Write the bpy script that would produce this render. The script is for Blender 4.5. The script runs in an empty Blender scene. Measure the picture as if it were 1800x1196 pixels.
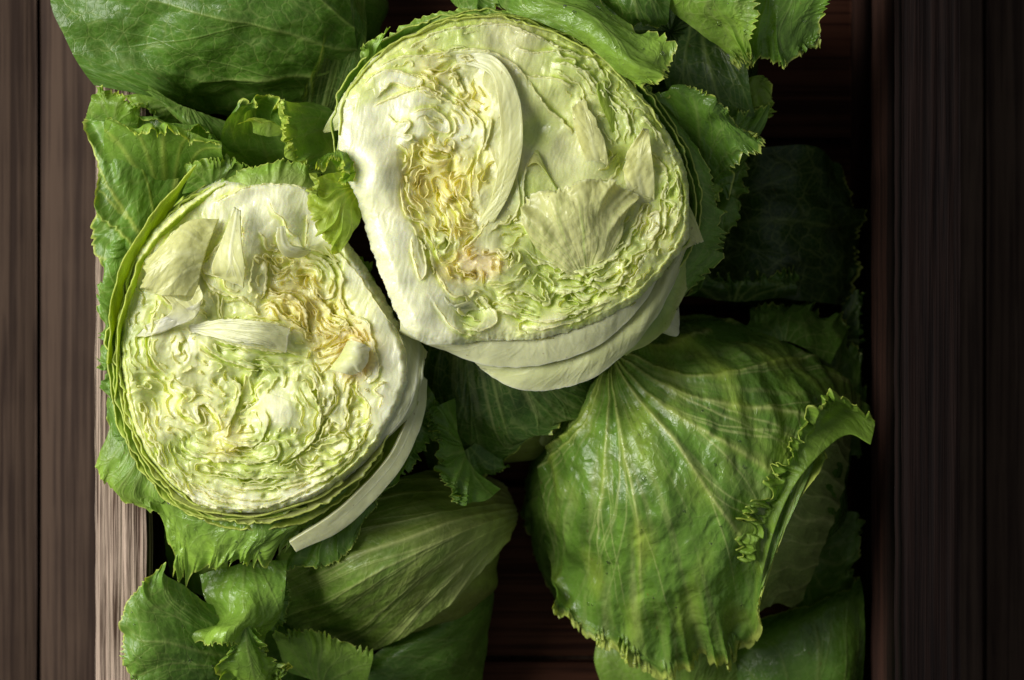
import bpy, math, random
import numpy as np
from mathutils import Vector
S = bpy.context.scene
COL = S.collection
# ------------------------------------------------------------------ camera, light, exposure
HC = 1.20                     # camera height above the crate floor
K = 0.0003                    # metres per photograph pixel at one metre from the lens
cam = bpy.data.cameras.new('camera'); camo = bpy.data.objects.new('camera', cam); COL.objects.link(camo)
camo.location = (0, 0, HC); cam.sensor_width = 36; cam.lens = 36 / (1800 * K); cam.clip_start = .02; cam.clip_end = 20
cam.dof.use_dof = True; cam.dof.focus_distance = 0.995; cam.dof.aperture_fstop = 7.1
S.camera = camo
w = bpy.data.worlds.new('World'); S.world = w; w.use_nodes = True
w.node_tree.nodes['Background'].inputs[0].default_value = (.86, .90, .95, 1)
w.node_tree.nodes['Background'].inputs[1].default_value = .19
def area(name, loc, tgt, size, power, col):
    l = bpy.data.lights.new(name, 'AREA'); l.shape = 'RECTANGLE'; l.size, l.size_y = size; l.energy = power; l.color = col
    o = bpy.data.objects.new(name, l); COL.objects.link(o); o.location = loc
    o.rotation_euler = (Vector(tgt) - Vector(loc)).to_track_quat('-Z', 'Y').to_euler()
area('window_light', (-1.10, .27, 1.02), (-.05, 0, .15), (.85, .9), 31, (1, .972, .925))
S.view_settings.view_transform = 'Standard'; S.view_settings.look = 'None'; S.view_settings.exposure = 0
# ------------------------------------------------------------------ numeric helpers
def lin(c):
    c = np.asarray(c, float) / 255.
    return np.where(c <= .04045, c / 12.92, ((c + .055) / 1.055) ** 2.4)
def world(px, py, z):                                    # picture position and height -> point (z in metres)
    f = K * (HC - z)
    return np.stack([(px - 900) * f, (598 - py) * f, z], -1)
def hsh(i, j, s):
    n = np.sin(i * 127.1 + j * 311.7 + s * 74.7) * 43758.5453
    return n - np.floor(n)
def vn(x, y, s=0):                                       # gradient noise, about -1..1
    xi, yi = np.floor(x), np.floor(y); xf, yf = x - xi, y - yi
    u = xf ** 3 * (xf * (xf * 6 - 15) + 10); v = yf ** 3 * (yf * (yf * 6 - 15) + 10)
    def g(a, b):
        t = hsh(xi + a, yi + b, s) * 6.28318
        return np.cos(t) * (xf - a) + np.sin(t) * (yf - b)
    n0 = g(0, 0) * (1 - u) + g(1, 0) * u; n1 = g(0, 1) * (1 - u) + g(1, 1) * u
    return (n0 * (1 - v) + n1 * v) * 1.5
def fbm(x, y, s=0, o=4):
    r = 0; a = 1; f = 1
    for k in range(o): r = r + a * vn(x * f, y * f, s + k * 17); a *= .5; f *= 2.03
    return r
def sst(a, b, x):
    t = np.clip((x - a) / (b - a), 0, 1); return t * t * (3 - 2 * t)
def crw(n, t):                                           # Catmull-Rom weights for n controls at parameters t in 0..1
    W = np.zeros((len(t), n)); x = np.clip(t, 0, 1) * (n - 1); i = np.minimum(x.astype(int), n - 2); f = x - i
    c = [-.5 * f + f * f - .5 * f ** 3, 1 - 2.5 * f * f + 1.5 * f ** 3, .5 * f + 2 * f * f - 1.5 * f ** 3, -.5 * f * f + .5 * f ** 3]
    r = np.arange(len(t))
    for k in range(4):
        j = i + k - 1
        lo = j < 0; hi = j > n - 1; ok = ~(lo | hi)
        W[r[ok], j[ok]] += c[k][ok]
        W[r[lo], 0] += 2 * c[k][lo]; W[r[lo], 1] -= c[k][lo]
        W[r[hi], n - 1] += 2 * c[k][hi]; W[r[hi], n - 2] -= c[k][hi]
    return W
def mesh(name, V, F, col=None, uv=None, mat=None, parent=None, smooth=True):
    V = np.asarray(V, np.float32).reshape(-1, 3); F = np.asarray(F, np.int32)
    m = bpy.data.meshes.new(name); n = F.shape[1]
    m.vertices.add(len(V)); m.vertices.foreach_set('co', V.ravel())
    m.loops.add(F.size); m.loops.foreach_set('vertex_index', F.ravel())
    m.polygons.add(len(F)); m.polygons.foreach_set('loop_start', np.arange(0, F.size, n, dtype=np.int32))
    m.polygons.foreach_set('use_smooth', np.full(len(F), smooth))
    if col is not None:
        a = m.color_attributes.new('Col', 'FLOAT_COLOR', 'POINT')
        c = np.ones((len(V), 4), np.float32); c[:, :3] = np.clip(col.reshape(-1, 3), 0, 1); a.data.foreach_set('color', c.ravel())
    if uv is not None:
        a = m.attributes.new('metric', 'FLOAT_VECTOR', 'POINT')
        c = np.zeros((len(V), 3), np.float32); c[:, :2] = uv.reshape(-1, 2); a.data.foreach_set('vector', c.ravel())
    m.update(); m.validate()
    o = bpy.data.objects.new(name, m); COL.objects.link(o)
    if mat: m.materials.append(mat)
    if parent: o.parent = parent; o.matrix_parent_inverse = parent.matrix_world.inverted()
    return o
def gridfaces(nv, nu):
    i = np.arange(nv * nu).reshape(nv, nu)
    return np.stack([i[:-1, :-1], i[:-1, 1:], i[1:, 1:], i[1:, :-1]], -1).reshape(-1, 4)
def thing(name, label, cat, loc, group=None):
    o = bpy.data.objects.new(name, None); COL.objects.link(o); o.location = loc; o.empty_display_size = .02
    o['label'] = label; o['category'] = cat
    if group: o['group'] = group
    bpy.context.view_layer.update()
    return o
# ------------------------------------------------------------------ materials
def N(nt, t, **k):
    n = nt.nodes.new(t)
    for a, b in k.items():
        if a.startswith('i_'): n.inputs[a[2:].replace('_', ' ')].default_value = b
        else: setattr(n, a, b)
    return n
def leaf_mat(name, trans=.3, rough=.36, sss=.0, net=.25, netscale=110, bump=.5, spec=.5, fine=900, radius=.004, wet=0, mott=(.74, 1.22)):
    m = bpy.data.materials.new(name); m.use_nodes = True; nt = m.node_tree; L = nt.links.new
    b = nt.nodes['Principled BSDF']; out = nt.nodes['Material Output']
    col = N(nt, 'ShaderNodeAttribute', attribute_name='Col'); uv = N(nt, 'ShaderNodeAttribute', attribute_name='metric')
    # wobble the coordinates so the vein net is organic
    nz = N(nt, 'ShaderNodeTexNoise', i_Scale=160., i_Detail=3.); L(uv.outputs['Vector'], nz.inputs['Vector'])
    ad = N(nt, 'ShaderNodeVectorMath', operation='MULTIPLY_ADD'); ad.inputs[1].default_value = (.006, .006, 0)
    L(nz.outputs['Color'], ad.inputs[0]); L(uv.outputs['Vector'], ad.inputs[2])
    vo = N(nt, 'ShaderNodeTexVoronoi', feature='DISTANCE_TO_EDGE', i_Scale=netscale); L(ad.outputs[0], vo.inputs['Vector'])
    vo2 = N(nt, 'ShaderNodeTexVoronoi', feature='DISTANCE_TO_EDGE', i_Scale=netscale * 3.1); L(ad.outputs[0], vo2.inputs['Vector'])
    r1 = N(nt, 'ShaderNodeMapRange'); r1.inputs[1].default_value = 0; r1.inputs[2].default_value = .06; r1.inputs[3].default_value = 1; r1.inputs[4].default_value = 0
    L(vo.outputs['Distance'], r1.inputs[0])
    r2 = N(nt, 'ShaderNodeMapRange'); r2.inputs[1].default_value = 0; r2.inputs[2].default_value = .12; r2.inputs[3].default_value = .45; r2.inputs[4].default_value = 0
    L(vo2.outputs['Distance'], r2.inputs[0])
    mx = N(nt, 'ShaderNodeMath', operation='MAXIMUM'); L(r1.outputs[0], mx.inputs[0]); L(r2.outputs[0], mx.inputs[1])
    n1 = N(nt, 'ShaderNodeTexNoise', i_Scale=70., i_Detail=5., i_Roughness=.65); L(uv.outputs['Vector'], n1.inputs['Vector'])
    ms = N(nt, 'ShaderNodeMath', operation='MULTIPLY'); L(mx.outputs[0], ms.inputs[0]); L(n1.outputs[0], ms.inputs[1])
    ms2 = N(nt, 'ShaderNodeMath', operation='MULTIPLY'); L(ms.outputs[0], ms2.inputs[0]); ms2.inputs[1].default_value = net * 1.6
    br = N(nt, 'ShaderNodeMix', data_type='RGBA', blend_type='MIX'); br.inputs['B'].default_value = (.42, .50, .16, 1)
    L(ms2.outputs[0], br.inputs['Factor']); L(col.outputs['Color'], br.inputs['A'])
    # mottling
    mr = N(nt, 'ShaderNodeMapRange'); mr.inputs[1].default_value = .3; mr.inputs[2].default_value = .7; mr.inputs[3].default_value = mott[0]; mr.inputs[4].default_value = mott[1]
    L(n1.outputs[0], mr.inputs[0])
    mm = N(nt, 'ShaderNodeVectorMath', operation='SCALE'); L(br.outputs['Result'], mm.inputs[0]); L(mr.outputs[0], mm.inputs['Scale'])
    L(mm.outputs[0], b.inputs['Base Color'])
    n2 = N(nt, 'ShaderNodeTexNoise', i_Scale=float(fine), i_Detail=4., i_Roughness=.6); L(uv.outputs['Vector'], n2.inputs['Vector'])
    n3 = N(nt, 'ShaderNodeTexNoise', i_Scale=220., i_Detail=3., i_Roughness=.5); L(uv.outputs['Vector'], n3.inputs['Vector'])
    a1 = N(nt, 'ShaderNodeMath', operation='MULTIPLY_ADD'); L(n2.outputs[0], a1.inputs[0]); a1.inputs[1].default_value = .35; L(n3.outputs[0], a1.inputs[2])
    a2 = N(nt, 'ShaderNodeMath', operation='MULTIPLY_ADD'); L(mx.outputs[0], a2.inputs[0]); a2.inputs[1].default_value = -.35 if net else 0.; L(a1.outputs[0], a2.inputs[2])
    bp = N(nt, 'ShaderNodeBump', i_Strength=bump, i_Distance=.0009); L(a2.outputs[0], bp.inputs['Height'])
    L(bp.outputs[0], b.inputs['Normal'])
    rr = N(nt, 'ShaderNodeMapRange'); rr.inputs[1].default_value = .3; rr.inputs[2].default_value = .7; rr.inputs[3].default_value = rough - .1 - wet; rr.inputs[4].default_value = rough + .16
    L(n3.outputs[0], rr.inputs[0]); L(rr.outputs[0], b.inputs['Roughness'])
    b.inputs['Specular IOR Level'].default_value = spec
    if sss:
        b.inputs['Subsurface Weight'].default_value = sss; b.inputs['Subsurface Radius'].default_value = (1, .85, .35); b.inputs['Subsurface Scale'].default_value = radius
    if trans:
        t = N(nt, 'ShaderNodeBsdfTranslucent'); g = N(nt, 'ShaderNodeMix', data_type='RGBA', blend_type='MULTIPLY'); g.inputs['Factor'].default_value = 1
        g.inputs['B'].default_value = (1.5, 1.35, .45, 1); L(mm.outputs[0], g.inputs['A']); L(g.outputs['Result'], t.inputs['Color'])
        mi = N(nt, 'ShaderNodeMixShader'); mi.inputs[0].default_value = trans; L(b.outputs[0], mi.inputs[1]); L(t.outputs[0], mi.inputs[2]); L(mi.outputs[0], out.inputs['Surface'])
    return m
M_leaf = leaf_mat('lettuce_leaf_green', trans=.30, rough=.34, net=.30, netscale=95, bump=.42)
M_gloss = leaf_mat('lettuce_leaf_glossy', trans=.26, rough=.27, net=.14, netscale=120, bump=.42, wet=.06, spec=.6)
M_rib = leaf_mat('lettuce_rib_pale', trans=.14, rough=.36, sss=.45, net=.0, bump=.25, radius=.006, mott=(.92, 1.04))
M_flap = leaf_mat('lettuce_flap_pale', trans=.22, rough=.30, sss=.3, net=.05, netscale=70, bump=.3, radius=.004, wet=.06, mott=(.88, 1.06))
M_cut = leaf_mat('lettuce_cut_face', trans=0, rough=.36, sss=.8, net=.0, spec=.6, bump=.35, radius=.0045, fine=1300, wet=.16, mott=(.93, 1.04))
M_lip = leaf_mat('lettuce_thin_edge', trans=.35, rough=.34, net=.0, bump=.4, fine=1300, wet=.1, mott=(.93, 1.05))
M_frill = leaf_mat('lettuce_leaf_frill', trans=.42, rough=.36, net=.2, netscale=120, bump=.5)
def wood_mat(name, cd, cl, axis=1, scale=1., bump=.7, rough=.8):
    m = bpy.data.materials.new(name); m.use_nodes = True; nt = m.node_tree; L = nt.links.new; b = nt.nodes['Principled BSDF']
    tc = N(nt, 'ShaderNodeTexCoord'); mp = N(nt, 'ShaderNodeMapping')
    s = [380. * scale] * 3; s[axis] = 6. * scale; mp.inputs['Scale'].default_value = s; L(tc.outputs['Object'], mp.inputs['Vector'])
    n = N(nt, 'ShaderNodeTexNoise', i_Scale=1., i_Detail=6., i_Roughness=.62, i_Distortion=.6); L(mp.outputs[0], n.inputs['Vector'])
    mp2 = N(nt, 'ShaderNodeMapping'); s2 = [1300. * scale] * 3; s2[axis] = 24. * scale; mp2.inputs['Scale'].default_value = s2; L(tc.outputs['Object'], mp2.inputs['Vector'])
    n2 = N(nt, 'ShaderNodeTexNoise', i_Scale=1., i_Detail=4.); L(mp2.outputs[0], n2.inputs['Vector'])
    n3 = N(nt, 'ShaderNodeTexNoise', i_Scale=18., i_Detail=3.); L(tc.outputs['Object'], n3.inputs['Vector'])
    cr = N(nt, 'ShaderNodeValToRGB'); e = cr.color_ramp.elements; e[0].position = .40; e[0].color = (*lin(cd), 1); e[1].position = .58; e[1].color = (*lin(cl), 1)
    q = N(nt, 'ShaderNodeMath', operation='MULTIPLY_ADD'); L(n2.outputs[0], q.inputs[0]); q.inputs[1].default_value = .3; L(n.outputs[0], q.inputs[2])
    q2 = N(nt, 'ShaderNodeMath', operation='MULTIPLY_ADD'); L(n3.outputs[0], q2.inputs[0]); q2.inputs[1].default_value = .25; L(q.outputs[0], q2.inputs[2])
    q3 = N(nt, 'ShaderNodeMath', operation='SUBTRACT'); L(q2.outputs[0], q3.inputs[0]); q3.inputs[1].default_value = .27
    L(q3.outputs[0], cr.inputs[0]); L(cr.outputs[0], b.inputs['Base Color'])
    bp = N(nt, 'ShaderNodeBump', i_Strength=bump, i_Distance=.0016); L(q.outputs[0], bp.inputs['Height']); L(bp.outputs[0], b.inputs['Normal'])
    b.inputs['Roughness'].default_value = rough; b.inputs['Specular IOR Level'].default_value = .1
    return m
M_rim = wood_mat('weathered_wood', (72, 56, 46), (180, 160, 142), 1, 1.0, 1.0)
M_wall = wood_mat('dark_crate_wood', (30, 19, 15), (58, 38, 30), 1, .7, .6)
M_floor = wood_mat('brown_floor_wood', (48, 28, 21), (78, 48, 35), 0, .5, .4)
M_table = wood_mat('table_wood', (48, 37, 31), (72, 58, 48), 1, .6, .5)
M_rim_shade = wood_mat('shaded_rim_wood', (15, 9, 8), (27, 17, 14), 1, .8, .6)  # right rim: shade on that side painted into a near-black wood colour
# ------------------------------------------------------------------ crate
def board(name, x0, x1, y0, y1, z0, z1, mat, parent, seed=0, nx=6, ny=60, amp=.0006, bev=.0012):
    rs = np.random.RandomState(seed)
    xs = np.concatenate([[x0, x0 + bev], np.linspace(x0 + bev, x1 - bev, nx)[1:-1], [x1 - bev, x1]])
    ys = np.linspace(y0, y1, ny)
    X, Y = np.meshgrid(xs, ys); edge = np.zeros(X.shape); edge[:, 0] = edge[:, -1] = 1
    wob = vn(Y * 30, X * 0 + seed, seed) * amp; X = X + np.where(edge > 0, wob, 0)
    Zt = z1 - edge * bev + vn(X * 300, Y * 6, seed) * amp; Zb = np.full(X.shape, z0)
    nv, nu = X.shape
    V = np.concatenate([np.stack([X, Y, Zt], -1).reshape(-1, 3), np.stack([X, Y, Zb], -1).reshape(-1, 3)])
    F = gridfaces(nv, nu); n = nv * nu; i = np.arange(n).reshape(nv, nu)
    def strip(e): return np.stack([e[:-1], e[:-1] + n, e[1:] + n, e[1:]], -1)
    F = np.concatenate([F, F[:, ::-1] + n, strip(i[:, 0])[:, :], strip(i[:, -1])[:, ::-1], strip(i[0, :])[:, ::-1], strip(i[-1, :])])
    return mesh(name, V, F, None, None, mat, parent)
tab = mesh('tabletop', [(-1.6, -1.2, -.012), (1.6, -1.2, -.012), (1.6, 1.2, -.012), (-1.6, 1.2, -.012)], [(0, 1, 2, 3)], None, None, M_wall, None, False)
tab['kind'] = 'structure'
ys0 = -1.0
for k in range(26):
    x0 = -1.3 + k * .1
    o = board('plank', x0 + .001, x0 + .0985, -.9, .9, -.011, -.0015 - (k % 3) * .0004, M_table, tab, 40 + k, 4, 30)
crate = thing('wooden_crate', 'weathered grey brown wooden crate holding all the lettuces', 'crate', (0, 0, 0))
RIM = .172
xl0 = (166 - 900) * K * (HC - RIM); xl1 = (256 - 900) * K * (HC - RIM)
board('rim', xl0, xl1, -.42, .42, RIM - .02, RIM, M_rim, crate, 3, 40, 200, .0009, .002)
board('side_board', xl0 + .006, xl1 - .004, -.42, .42, 0.0, .075, M_wall, crate, 4)
board('side_board', xl0 + .006, xl1 - .004, -.42, .42, .079, RIM - .0205, M_wall, crate, 5)
xr0 = (1592 - 900) * K * (HC - RIM); xr1 = xr0 + .026
board('side_board', xr0, xr1, -.42, .42, 0.0, .075, M_wall, crate, 6)
board('side_board', xr0, xr1, -.42, .42, .079, RIM - .0205, M_wall, crate, 7)
board('rim', xr0 - .002, xr1 + .004, -.42, .42, RIM - .02, RIM, M_rim_shade, crate, 8, 20, 120, .0008, .002)
fy = [-.42, -.31, -.2, -.09, .02, .125, .2335, .345, .42]
for k in range(8):
    board('floor_plank', xl1 - .003, xr0 - .0005, fy[k] + .002, fy[k + 1] - .002, .001, .010 + (k % 2) * .001, M_floor, crate, 10 + k, 8, 30)
for k, yy in enumerate((-.446, .4215)):
    board('end_board', xl0 + .006, xr1, yy, yy + .024, .0, RIM - .004, M_wall, crate, 30 + k)
# ------------------------------------------------------------------ leaf patch
def dome(cx, cy, rx, ry, zb, h, rot=0, pw=2.):
    c, s = math.cos(rot), math.sin(rot)
    def f(x, y):
        dx, dy = x - cx, y - cy; a = (dx * c + dy * s) / rx; b = (-dx * s + dy * c) / ry
        r = (abs(a) ** pw + abs(b) ** pw) ** (1 / pw)
        return zb + (h * math.sqrt(1 - r * r) if r < 1 else -h * (r - 1) * 1.2)
    return f
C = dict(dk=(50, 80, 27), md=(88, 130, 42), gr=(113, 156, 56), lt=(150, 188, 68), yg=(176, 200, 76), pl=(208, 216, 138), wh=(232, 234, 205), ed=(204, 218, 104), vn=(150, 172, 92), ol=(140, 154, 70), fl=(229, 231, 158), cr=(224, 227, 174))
def leaf(name, parent, G, base='md', tip=None, vein='vn', z=None, edges='v', ruf=(2.2, 7, 3.), teeth=(.05, 60), seed=1, nv=110, nu=200, mat=None,
         veins=9, vw=1.1, vh=.25, pk=.5, thick=0, pale=0, margin='ed', mw=.012, hook=0., label=None, fan=.5, streak=.0, vs=.55, org=(.5, -.25), dents=0., ridge=0., rw=4., blotch=.32, big=.9, vr=.05, tk=1., yg_patch=0., drops=0):
    # G: rows from leaf base to margin, each a list of (px, py, z_mm) or (px, py[, offset_mm]) over z(px,py)
    rows = []
    for r in G:
        rr = []
        for p in r:
            if z is None: rr.append((p[0], p[1], p[2]))
            else: rr.append((p[0], p[1], z(p[0], p[1]) + (p[2] if len(p) > 2 else 0)))
        rows.append(rr)
    A = np.array(rows, float); R, Cc = A.shape[:2]
    zz_ = A[..., 2] / 1000.; low = zz_ < RIM + .004; f_ = K * (HC - zz_)          # leaves below the rim stay inside the crate
    A[..., 0] = np.where(low, np.clip(A[..., 0], 900 + (xl1 + .004) / f_, 900 + (xr0 - .004) / f_), A[..., 0])
    if 'v' in edges: A[-1] += (A[-1] - A[-2]) * teeth[0] * (R - 1) * .8
    if 'l' in edges: A[:, 0] += (A[:, 0] - A[:, 1]) * teeth[0] * (Cc - 1) * .5
    if 'r' in edges: A[:, -1] += (A[:, -1] - A[:, -2]) * teeth[0] * (Cc - 1) * .5
    v = np.linspace(0, 1, nv) ** .9; u = np.linspace(0, 1, nu)
    # serration: shorten columns / rows with pointed teeth
    rs = np.random.RandomState(seed)
    span = lambda Q: np.linalg.norm(np.diff(np.asarray(Q)[:, :2], axis=0), axis=1).sum()
    len_v, len_u = span(A[:, Cc // 2]), np.mean([span(A[q_]) for q_ in range(R)])
    tk = tk * (.12 if mat is M_rib else .45 if mat is M_flap else 1); tdv = tk * min(.62 * len_u / (teeth[1] * .5), 13) / len_v; tdu = tk * min(.62 * len_v / (teeth[1] * .35), 11) / max(len_u, 1)
    def teethf(t, n, sd):
        n = n * .5; x = t * n + vn(t * n * .35, t * 0, sd) * 1.6; f = x - np.floor(x); k = np.floor(x)
        amp = .2 + .9 * hsh(k, k * 0 + 3, sd) ** 1.5; big = .5 + .8 * vn(t * n * .17, t * 0 + 7, sd + 5)
        return np.sin(np.clip(np.abs(f - .42 - .2 * (hsh(k, k * 0, sd + 9) - .5)) * 1.72, 0, 1) * 1.5708) ** .85 * (.1 + 1.1 * amp), big
    U, V = np.meshgrid(u, v)
    Ue, Ve = U.copy(), V.copy()
    if 'v' in edges:
        t1, bg = teethf(u, teeth[1], seed); Ve = V * (1 - (teeth[0] * .9 * bg)[None, :] * sst(.2, 1, V) - (tdv * t1)[None, :] * sst(1 - 5 * tdv, 1, V))
    if 'l' in edges or 'r' in edges:
        t1, bg = teethf(v, teeth[1] * .7, seed + 3); tv = (tdu * t1 + teeth[0] * .6 * bg)[:, None] * .9
        if 'r' in edges: Ue = Ue - tv * sst(.55, 1, U)
        if 'l' in edges: Ue = Ue + tv * sst(.45, 0, U)
    Wv = crw(R, v); Wu = crw(Cc, u)
    def ev(uu, vv):
        # evaluate per point: interpolate along fine grid of the smooth surface
        P = np.einsum('ar,rcd,bc->abd', Wv, A, Wu)
        return P
    P0 = ev(u, v)
    # resample for Ue, Ve by bilinear lookup in P0
    def look(P, Uq, Vq):
        gi = np.clip(np.interp(Vq, v, np.arange(nv)), 0, nv - 1.001); gj = np.clip(Uq * (nu - 1), 0, nu - 1.001)
        i = gi.astype(int); j = gj.astype(int); fi = (gi - i)[..., None]; fj = (gj - j)[..., None]
        return (P[i, j] * (1 - fi) * (1 - fj) + P[i + 1, j] * fi * (1 - fj) + P[i, j + 1] * (1 - fi) * fj + P[i + 1, j + 1] * fi * fj)
    P = look(P0, Ue, Ve)
    X = world(P[..., 0], P[..., 1], P[..., 2] / 1000.)
    du = np.gradient(X, axis=1); dv = np.gradient(X, axis=0)
    nrm = np.cross(du, dv); ln = np.linalg.norm(nrm, axis=-1, keepdims=True); nrm = nrm / np.maximum(ln, 1e-12)
    if nrm[..., 2].mean() < 0: nrm = -nrm
    # smooth normals
    for _ in range(6):
        nrm[1:-1, 1:-1] = (nrm[1:-1, 1:-1] * 2 + nrm[:-2, 1:-1] + nrm[2:, 1:-1] + nrm[1:-1, :-2] + nrm[1:-1, 2:]) / 6
    nrm /= np.maximum(np.linalg.norm(nrm, axis=-1, keepdims=True), 1e-9)
    tu = du / np.maximum(np.linalg.norm(du, axis=-1, keepdims=True), 1e-9)
    wid = np.linalg.norm(du, axis=-1).sum(1).max(); hei = np.linalg.norm(dv, axis=-1).sum(0).max()
    su = np.cumsum(np.linalg.norm(du, axis=-1), 1); su = su - su[:, nu // 2][:, None]
    sv = np.cumsum(np.linalg.norm(dv, axis=-1), 0)
    uv = np.stack([su + seed * .37, sv + seed * .11], -1)
    # closeness to the frilly margin
    rho = np.zeros_like(U)
    if 'v' in edges: rho = np.maximum(rho, V)
    if 'r' in edges: rho = np.maximum(rho, .35 + .65 * U * 1.0 if False else np.clip(U * 2 - 1, 0, 1))
    if 'l' in edges: rho = np.maximum(rho, np.clip(1 - U * 2, 0, 1))
    asp = wid / max(hei, 1e-6)
    th = np.arctan2((U - org[0]) * asp, V - org[1])
    thn = th / (np.abs(th).max() + 1e-6)
    A1, f1, p1 = ruf; f1 = f1 * .66; A1 = A1 * (1.55 if A1 > 1.7 else .8)
    ph = 2 * math.pi * (f1 * thn * .5 + .75 * vn(thn * f1 * .5, V * 1.3, seed) + seed * .31)
    a2 = .6 + .6 * vn(thn * f1 * .5 + 3, V, seed + 2)
    w1 = rho ** p1; w2 = rho ** (p1 * 2.2); w3 = rho ** (p1 * 5)
    d = A1 * (w1 * np.sin(ph) * a2 + .45 * w2 * np.sin(ph * 2.3 + 1.3 + vn(thn * 5, V, seed + 7) * 2) + .13 * w3 * np.sin(ph * 5.1 + 2 * vn(thn * 9, V * 2, seed + 11)))
    side = A1 * (.5 * w1 * np.cos(ph) * a2 + .22 * w2 * np.cos(ph * 2.3 + 1.3))
    # puckers between veins
    mu, mv = su * 1000, sv * 1000
    d = d + pk * (vn(mu / 13 + seed, mv / 22, seed) + .55 * vn(mu / 6, mv / 9, seed + 1) + .22 * vn(mu / 2.6, mv / 3.5, seed + 4))
    if streak: d = d + streak * (vn(thn * 13, V * 2.2, seed + 21) + .35 * vn(thn * 34, V * 4, seed + 22))
    if big: d = d + big * (vn(mu / 30 + 2, mv / 34, seed + 81) + .6 * vn(mu / 15, mv / 22, seed + 82))
    if dents: d = d - dents * np.clip(vn(mu / 9 + 5, mv / 9, seed + 31) - .25, 0, 1) * 4
    # veins fanning from the base
    vm = np.zeros_like(U); rg = np.zeros_like(U); tw = vn(V * 2.5 + 1, thn * 2, seed + 40) * .035
    base_t = (np.arange(veins) - (veins - 1) / 2) / max((veins - 1) / 2, 1)
    for k, t0 in enumerate(base_t):
        t0 = np.sign(t0) * abs(t0) ** .95 * .93 + rs.uniform(-vr, vr); main = k == veins // 2
        Lk = rs.uniform(.72, 1.05)
        c = t0 * (1 - .12 * (1 - V) ** 2) + tw * (1 + abs(t0)) + .02 * np.sin(V * rs.uniform(5, 11) + k)
        dist = np.abs(thn - c) * np.hypot((U - org[0]) * wid, (V - org[1]) * hei) * np.abs(th).max() * 1000
        wd = vw * (1.7 if main else 1.) * (1.25 - V) * rs.uniform(.6, 1.2)
        vm = np.maximum(vm, np.exp(-(dist / np.maximum(wd, .12)) ** 2) * sst(Lk + .05, Lk - .25, V) * (1 if main else .8))
        rg = np.maximum(rg, np.exp(-(dist / (rw * (1.2 - .6 * V))) ** 2) * sst(1.02, .7, V) * rs.uniform(.5, 1.1))
        # side branches
        for b in range(5):
            vb = rs.uniform(.15, .85); sg = rs.choice([-1, 1]); sl = rs.uniform(.22, .5) * sg / max(veins / 7, 1)
            cb = c + sl * np.clip(V - vb, 0, 1) * (1 - .35 * np.clip(V - vb, 0, 1))
            db = np.abs(thn - cb) * np.hypot((U - org[0]) * wid, (V - org[1]) * hei) * np.abs(th).max() * 1000
            vm = np.maximum(vm, np.exp(-(db / (vw * .42 * (1.2 - V) + .08)) ** 2) * (V > vb) * .6 * sst(1, .75, V))
    d = d + vh * vm + ridge * rg
    X = X + nrm * (d / 1000)[..., None] + tu * (side / 1000)[..., None]
    if hook: X = X + nrm * (hook / 1000 * rho ** 8)[..., None]
    # pigment
    cb, ct, cv, ce = lin(C[base]), lin(C[tip or base]), lin(C[vein]), lin(C[margin])
    t = np.clip(V + .25 * vn(mu / 18, mv / 18, seed + 50), 0, 1)[..., None]
    col = cb * (1 - t) + ct * t
    if pale: col = col + (lin(C['pl']) - col) * (np.clip(1 - V / pale, 0, 1) ** .8)[..., None]
    blot = (.5 + .5 * vn(mu / 16 + 9, mv / 24, seed + 60)) ** 2
    col = col * (1 - blotch * blot[..., None])
    if streak: col = col + (lin(C['pl']) * .8 - col) * np.clip(.45 * vn(thn * 22, V * 2, seed + 71) + .35 * vn(thn * 70, V * 3, seed + 72), 0, 1)[..., None] * .8
    col = col + (cv - col) * (vm * vs)[..., None]
    if yg_patch: col = col + (lin(C['yg']) * .9 - col) * np.clip(yg_patch * (rg * .8 + .9 * vn(mu / 22 + 4, mv / 40, seed + 91)), 0, .8)[..., None]  # yellow-green patches of the leaf's own colour, strongest along the ribs
    brn = sst(.62, .85, vn(mu / 2.4, mv / 2.4, seed + 95)) * sst(.86, .99, rho) + sst(.80, .92, vn(mu / 3.1 + 8, mv / 3.1, seed + 96))
    col = col + (lin((118, 84, 42)) - col) * np.clip(brn * .55, 0, .6)[..., None]
    er = sst(1 - mw * 2.2, 1 - mw * .4, rho if edges else U * 0)[..., None]
    col = col + (ce - col) * er * .85
    o = mesh(name, X, gridfaces(nv, nu), col, uv, mat or M_leaf, parent)
    for q_ in range(drops):
        i_, j_ = int(nv * rs.uniform(.15, .9)), int(nu * rs.uniform(.1, .9)); n_ = nrm[i_, j_]
        if n_[2] < .45: continue
        if 'drop' not in globals(): make_drop()
        dr = bpy.data.objects.new('water_drop', drop); COL.objects.link(dr); dr.parent = parent; dr.matrix_parent_inverse = parent.matrix_world.inverted()
        dr.location = X[i_, j_] + n_ * .0001; dr.rotation_euler = Vector(n_).to_track_quat('Z', 'Y').to_euler(); k_ = .00035 + .0011 * rs.rand() ** 3; dr.scale = (k_ * rs.uniform(.85, 1.3), k_, k_ * .55)
    if thick:
        s = o.modifiers.new('thickness', 'SOLIDIFY'); s.thickness = thick / 1000; s.offset = 0
    if label: o['label'] = label
    return o
def make_drop():
    global drop
    th = np.linspace(0, 2 * math.pi, 17); ph = np.linspace(.001, math.pi - .001, 9); T, Q = np.meshgrid(th, ph)
    V = np.stack([np.sin(Q) * np.cos(T), np.sin(Q) * np.sin(T), np.cos(Q)], -1)
    m = bpy.data.materials.new('water'); m.use_nodes = True; b = m.node_tree.nodes['Principled BSDF']
    b.inputs['Transmission Weight'].default_value = 1; b.inputs['Roughness'].default_value = .02; b.inputs['IOR'].default_value = 1.33
    o = mesh('water_drop', V, gridfaces(9, 17), None, None, m); drop = o.data; bpy.data.objects.remove(o)
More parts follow.
